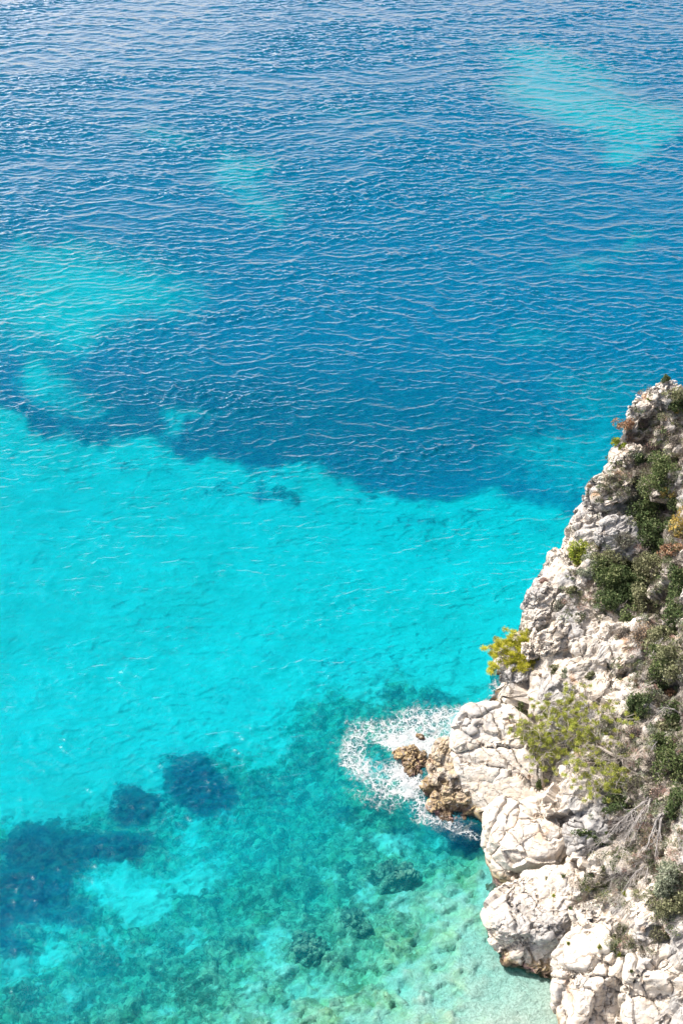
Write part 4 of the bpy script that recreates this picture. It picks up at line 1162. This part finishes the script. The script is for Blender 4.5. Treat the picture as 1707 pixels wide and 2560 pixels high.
# scattered low scrub: too small and too many to count
def scrub():
    g = np.random.default_rng(99)
    zones = ZONES
    geos = {}
    kinds = ['olive', 'drab', 'sage', 'drab', 'dark', 'olive', 'pink', 'dry', 'drab', 'sage', 'dark', 'dark', 'olive']
    for (cu, cv, ru, rv, s) in zones:
        for k in range(int(s * 190)):
            a = cu + g.normal() * ru * .6; b = cv + g.normal() * rv * .6
            if a > 1760: continue
            try: P, N, mpp = hit(a, b)
            except Exception: continue
            if N[2] < 0.15 or P[2] < 2.5: continue
            r = g.uniform(0.15, 0.6); n = int(22 + r * 150)
            d = g.normal(size=(n, 3)); d /= np.linalg.norm(d, axis=1, keepdims=True)
            d[:, 2] = np.abs(d[:, 2])
            ki = kinds[g.integers(0, len(kinds))]
            L = P + d * (r * g.uniform(.3, 1, n) ** .5)[:, None] * np.array([1, 1, .8])
            asp = 0.14 if ki in ('dry', 'peach', 'pink', 'drab') else 0.5
            sz = 0.13 if ki in ('dry', 'peach', 'pink', 'drab') else 0.065
            geos.setdefault(ki, Geo()).add(*leaves(L, sz, g, asp, along=d if asp < .2 else None))
    allv = []; 
    me_objs = [gg.obj('low_scrub', LM[k], None) for k, gg in geos.items()]
    # one object, several leaf materials
    V = []; Q = []; MI = []; off = 0; mats = []
    for i, o in enumerate(me_objs):
        me = o.data
        co = np.empty(len(me.vertices) * 3, np.float32); me.vertices.foreach_get('co', co)
        li = np.empty(len(me.loops), np.int32); me.loops.foreach_get('vertex_index', li)
        V.append(co.reshape(-1, 3)); Q.append(li.reshape(-1, 4) + off); MI.append(np.full(len(li) // 4, i, np.int32)); off += len(me.vertices)
        mats.append(me.materials[0])
        bpy.data.objects.remove(o); bpy.data.meshes.remove(me)
    o = mesh_obj('low_scrub', np.concatenate(V), np.concatenate(Q), mats[0], None, False)
    for m_ in mats[1:]: o.data.materials.append(m_)
    o.data.polygons.foreach_set('material_index', np.concatenate(MI))
    tag(o, 'low dry scrub and cushion plants scattered over the ledges', 'scrub', kind='stuff')
scrub()

# ------------------------------------------------------------------ pines
def needle_cloud(C, n, r, g, size=0.13):
    k = g.integers(0, len(C), n)
    d = g.normal(size=(n, 3)); d /= np.linalg.norm(d, axis=1, keepdims=True)
    L = C[k] + d * (r * g.uniform(0, 1, n) ** .6)[:, None] * np.array([1, 1, .6])
    return leaves(L, size, g, 0.16, along=d * .6 + np.array([0, 0, .4]))

# leaning pine over the water
P, N, mpp = hit(1335, 1668)
g = np.random.default_rng(5)
root = empty('pine_tree', P)
tg = Geo(); tips = []
base = np.array([0.2, 0, -0.3])
for (uu, vv, zz) in [(1215, 1615, 7.0), (1240, 1640, 6.4), (1262, 1585, 8.2), (1290, 1600, 7.6), (1300, 1645, 6.6), (1318, 1650, 6.4), (1325, 1620, 7.2), (1235, 1605, 7.3), (1275, 1625, 7.0), (1228, 1672, 5.4), (1300, 1670, 5.8), (1250, 1615, 7.2), (1295, 1580, 8.3)]:
    tgt = W(uu, vv, P[2] + (zz - 7.0) * 0.6 + 0.6) - P
    mid = base * .4 + tgt * .5 + np.array([0, 0, .2]) + g.normal(size=3) * .15
    tg.add(*tube(np.array([base, base * .5 + mid * .5 + np.array([0, 0, .12]), mid, mid * .4 + tgt * .6, tgt]), 0.10, 0.02, 5))
    for k in range(12):
        q = mid + (tgt - mid) * g.uniform(0.2, 1.15) 
        e = q + g.normal(size=3) * np.array([.42, .42, .22])
        tg.add(*tube(np.array([q, (q + e) / 2 + g.normal(size=3) * .05, e]), 0.02, 0.008, 3)); tips.append(e)
tg.obj('trunk', M_BARK, root)
T = np.array(tips)
cg = Geo(); cg.add(*needle_cloud(T, 22000, 0.34, g, 0.12)); cg.obj('crown', LM['youngpine'], root)
tag(root, 'small yellow green pine leaning out over the turquoise water', 'pine tree', 'pines on the cliff')

# big sprawling pine on the slope
P, N, mpp = hit(1590, 1935)
g = np.random.default_rng(15)
root = empty('pine_tree', P)
tg = Geo(); tw = []; 
outline = [(1300, 1830, .9), (1330, 1870, .8), (1345, 1810, .8), (1370, 1780, .8), (1400, 1800, .9), (1420, 1760, .9), (1450, 1790, .8), (1440, 1850, .8), (1390, 1860, 1.), (1340, 1900, .7), (1380, 1920, .8), (1430, 1900, .7), (1480, 1830, .8), (1510, 1780, .7),
           (1530, 1840, .5), (1480, 1900, .5), (1500, 1950, .6), (1540, 1960, .8), (1520, 1985, .8), (1475, 1975, .7), (1440, 1950, .6), (1550, 1900, .4), (1460, 1740, .5), (1440, 1725, .5), (1500, 1870, .5), (1360, 1840, 1.), (1415, 1830, .9), (1320, 1850, 1.), (1405, 1945, .5), (1560, 1800, .35), (1355, 1755, .5), (1345, 1935, .35),
           (1310, 1815, .8), (1385, 1755, .6), (1460, 1815, .7), (1490, 1990, .6), (1450, 1870, .6)]
cen = []
for (uu, vv) in [(1545, 1905), (1500, 1885), (1455, 1870), (1415, 1850), (1380, 1840)]:
    Q_, N_, m_ = hit(uu, vv); cen.append(Q_ - P + np.array([0, 0, .55]) + g.normal(size=3) * .12)
spine = np.array([[0.3, 0.3, -0.4], [0, 0.1, .4]] + cen)
tg.add(*tube(spine, 0.17, 0.05, 7))
tipw = []
for (uu, vv, den) in outline:
    Q_, N_, m_ = hit(uu, vv + 18)
    tgt = Q_ + N_ * 0.35 + np.array([0, 0, 0.9]) - P
    st = spine[2 + np.argmin(np.linalg.norm(spine[2:] - (tgt * .75 + spine[2] * .25), axis=1))]
    m1 = st * .65 + tgt * .35 + np.array([0, 0, .25]) + g.normal(size=3) * .45
    m2 = st * .3 + tgt * .7 + np.array([0, 0, .15]) + g.normal(size=3) * .4
    tg.add(*tube(np.array([st, st * .8 + m1 * .2 + g.normal(size=3) * .12, m1, m1 * .5 + m2 * .5 + g.normal(size=3) * .2, m2, tgt]), 0.026, 0.010, 5))
    for k in range(26):
        q = m2 + (tgt - m2) * g.uniform(-.2, 1.2)
        e = q + g.normal(size=3) * np.array([.62, .62, .28])
        tg.add(*tube(np.array([q, (q + e) / 2 + g.normal(size=3) * .08, e]), 0.02, 0.009, 3))
        tipw.append((e, den))
tg.obj('trunk', M_BARK, root)
T = np.array([t[0] for t in tipw]); D = np.array([t[1] for t in tipw])
sel = g.uniform(0, 1, len(T)) < D * .8
cg = Geo(); cg.add(*needle_cloud(T[sel], 46000, 0.24, g, 0.10)); cg.obj('crown', LM['pine'], root)
tag(root, 'large sprawling pine with thin yellow green needles and bare grey twigs, spread across pale rock', 'pine tree', 'pines on the cliff')

# ------------------------------------------------------------------ dead wood
def dead(u0, v0, targets, label, r=0.11, lvl=2, seed=1, name='dead_tree', cat='dead tree', lift=0.8, kid=(3, 5), droop=.05):
    g = np.random.default_rng(seed)
    P, N, mpp = hit(u0, v0)
    root = empty(name, P)
    tr = Geo(); br = Geo()
    for (uu, vv) in targets:
        Q_, N_, m_ = hit(uu, vv)
        tgt = Q_ + N_ * 0.25 - P
        L = np.linalg.norm(tgt)
        pts = [np.array([0, 0, -.2])]
        for f in (.25, .5, .75, 1.):
            pts.append(tgt * f + np.array([0, 0, lift * math.sin(f * math.pi)]) + g.normal(size=3) * .08 * L * .3 + N * .15)
        pts = np.array(pts)
        tr.add(*tube(pts, r, r * .25, 6))
        for k in range(9):
            f = g.uniform(.25, 1.); i = min(int(f * 4), 3)
            q = pts[i] + (pts[i + 1] - pts[i]) * (f * 4 - i)
            d = (pts[i + 1] - pts[i]); d /= np.linalg.norm(d)
            branches(br, q, d + g.normal(size=3) * .5 + np.array([-.1, -.2, 0]), L * .33 * g.uniform(.6, 1.2), r * .28, g, lvl, [], .16, droop, kid, .42, .6)
    tr.obj('trunk', M_DEAD, root)
    br.obj('branches', M_DEAD, root)
    return tag(root, label, cat, 'dead trees on the cliff')
dead(1660, 2030, [(1640, 2085), (1620, 2130), (1628, 2150)], 'bleached curving dead trunk with roots on the right of the tangle', 0.12, 1, 3)
dead(1632, 1990, [(1560, 2060), (1515, 2100), (1500, 2120), (1560, 2110), (1590, 2090), (1545, 2140), (1600, 2060)], 'large bleached dead tree with tangled branches falling over the pale rocks', 0.07, 2, 4)
dead(1625, 2155, [(1560, 2190), (1520, 2230), (1550, 2240), (1600, 2230), (1580, 2200), (1500, 2200)], 'lower tangle of thin bleached branches hanging over white rock', 0.05, 2, 6)
dead(1600, 2250, [(1550, 2300), (1560, 2330), (1580, 2320)], 'small heap of dead grey branches between white boulders', 0.04, 1, 7)
dead(1500, 1790, [(1495, 1830), (1500, 1850), (1480, 1800)], 'pale dead bough standing among the big pine boughs', 0.05, 1, 8)
dead(1660, 1600, [(1650, 1560), (1645, 1640), (1630, 1655), (1620, 1590)], 'forked pale bare branch in front of dark bushes', 0.05, 1, 9)
dead(1700, 1780, [(1650, 1795), (1640, 1800), (1620, 1810)], 'long thin bare branch reaching left from the shaded bush', 0.04, 1, 10)
dead(1645, 1860, [(1620, 1875), (1625, 1890)], 'short white dead branch left of the feathery bush', 0.045, 1, 11)
brush(1610, 1580, 42, 40, 'peach', 'peach coloured dry tree with a rounded see through crown', 'dry leafless shrubs on the cliff', name='dry_tree', cat='dry tree', n=420, leafn=1800, leaf=0.06)

# ------------------------------------------------------------------ gulls
def lathe(prof, c, axis, g_sides=12, flat=1.0):
    axis = np.array(axis, float); axis /= np.linalg.norm(axis)
    a = np.cross(axis, [0, 0, 1.]); 
    if np.linalg.norm(a) < .1: a = np.array([1., 0, 0])
    a /= np.linalg.norm(a); b = np.cross(a, axis)
    V = []; 
    for t, r in prof:
        for k in range(g_sides):
            th = 2 * math.pi * k / g_sides
            V.append(np.array(c) + axis * t + a * math.cos(th) * r * flat + b * math.sin(th) * r)
    n = len(prof)
    i = np.arange(n - 1)[:, None] * g_sides; j = np.arange(g_sides)[None]
    Q = np.stack([i + j, i + (j + 1) % g_sides, i + g_sides + (j + 1) % g_sides, i + g_sides + j], -1).reshape(-1, 4)
    return np.array(V), Q

def gull(u, v, rz, label, up=0.0, s=1.0):
    P, N, mpp = hit(u, v)
    root = empty('gull', P)
    ge = Geo()
    # one continuous body, from tail to bill base
    ax = np.array([-0.82, 0, 0.42 + up]); ax /= np.linalg.norm(ax)
    spine = np.array([[.30, 0, .16], [.22, 0, .185], [.12, 0, .20], [0, 0, .225], [-.10, 0, .26], [-.16, 0, .31], [-.185, 0, .37], [-.20, 0, .41], [-.235, 0, .43], [-.26, 0, .43]])
    rad = [.012, .035, .07, .095, .088, .058, .042, .05, .043, .012]
    V = []
    for q, r in zip(spine, rad):
        for k in range(12):
            th = 2 * math.pi * k / 12
            V.append(q + np.array([math.cos(th) * r * .35, math.sin(th) * r * .95, math.cos(th) * r]))
    i = np.arange(9)[:, None] * 12; j = np.arange(12)[None]
    Q = np.stack([i + j, i + (j + 1) % 12, i + 12 + (j + 1) % 12, i + 12 + j], -1).reshape(-1, 4)
    ge.add(np.array(V) * s, Q); ge.obj('body', M_GWHITE, root, True)
    for sg in (-1, 1):
        wg = Geo()
        pr = [(-.13, .02), (-.08, .065), (0, .075), (.10, .06), (.20, .035), (.30, .008)]
        V, Q = lathe(pr, (0.02, sg * .075, .245), (1, 0, -.22), 10, .32)
        wg.add(V * s, Q); wg.obj('wing', M_GGREY, root, True)
    bk_ = Geo(); V, Q = lathe([(0, .016), (.03, .014), (.055, .004)], (-.25, 0, .425), (-1, 0, -.15), 8)
    bk_.add(V * s, Q); bk_.obj('beak', M_GBEAK, root, True)
    tl = Geo(); V, Q = lathe([(0, .03), (.08, .03), (.12, .006)], (.27, 0, .17), (1, 0, -.1), 8, 1.0)
    tl.add(V * s, Q); tl.obj('tail', M_GDARK, root, True)
    for sg in (-1, 1):
        lg = Geo(); V, Q = tube(np.array([[.01, sg * .03, .16], [.0, sg * .032, .08], [.01, sg * .033, .0]]), .008, .007, 6)
        lg.add(V * s, Q)
        V, Q = tube(np.array([[.01, sg * .033, .006], [-.03, sg * .04, .004], [-.055, sg * .045, .004]]), .01, .006, 5)
        lg.add(V * s, Q); lg.obj('leg', M_GBEAK, root)
    root.rotation_euler = (0, 0, rz)
    return tag(root, label, 'gull', 'gulls on the headland')
gull(1594, 1000, R(-8), 'white gull with grey wings perched on the rocky ledge, facing left', s=1.15)
gull(1684, 960, R(35), 'white gull standing on the summit just right of the tiny dark shrub', s=1.1)
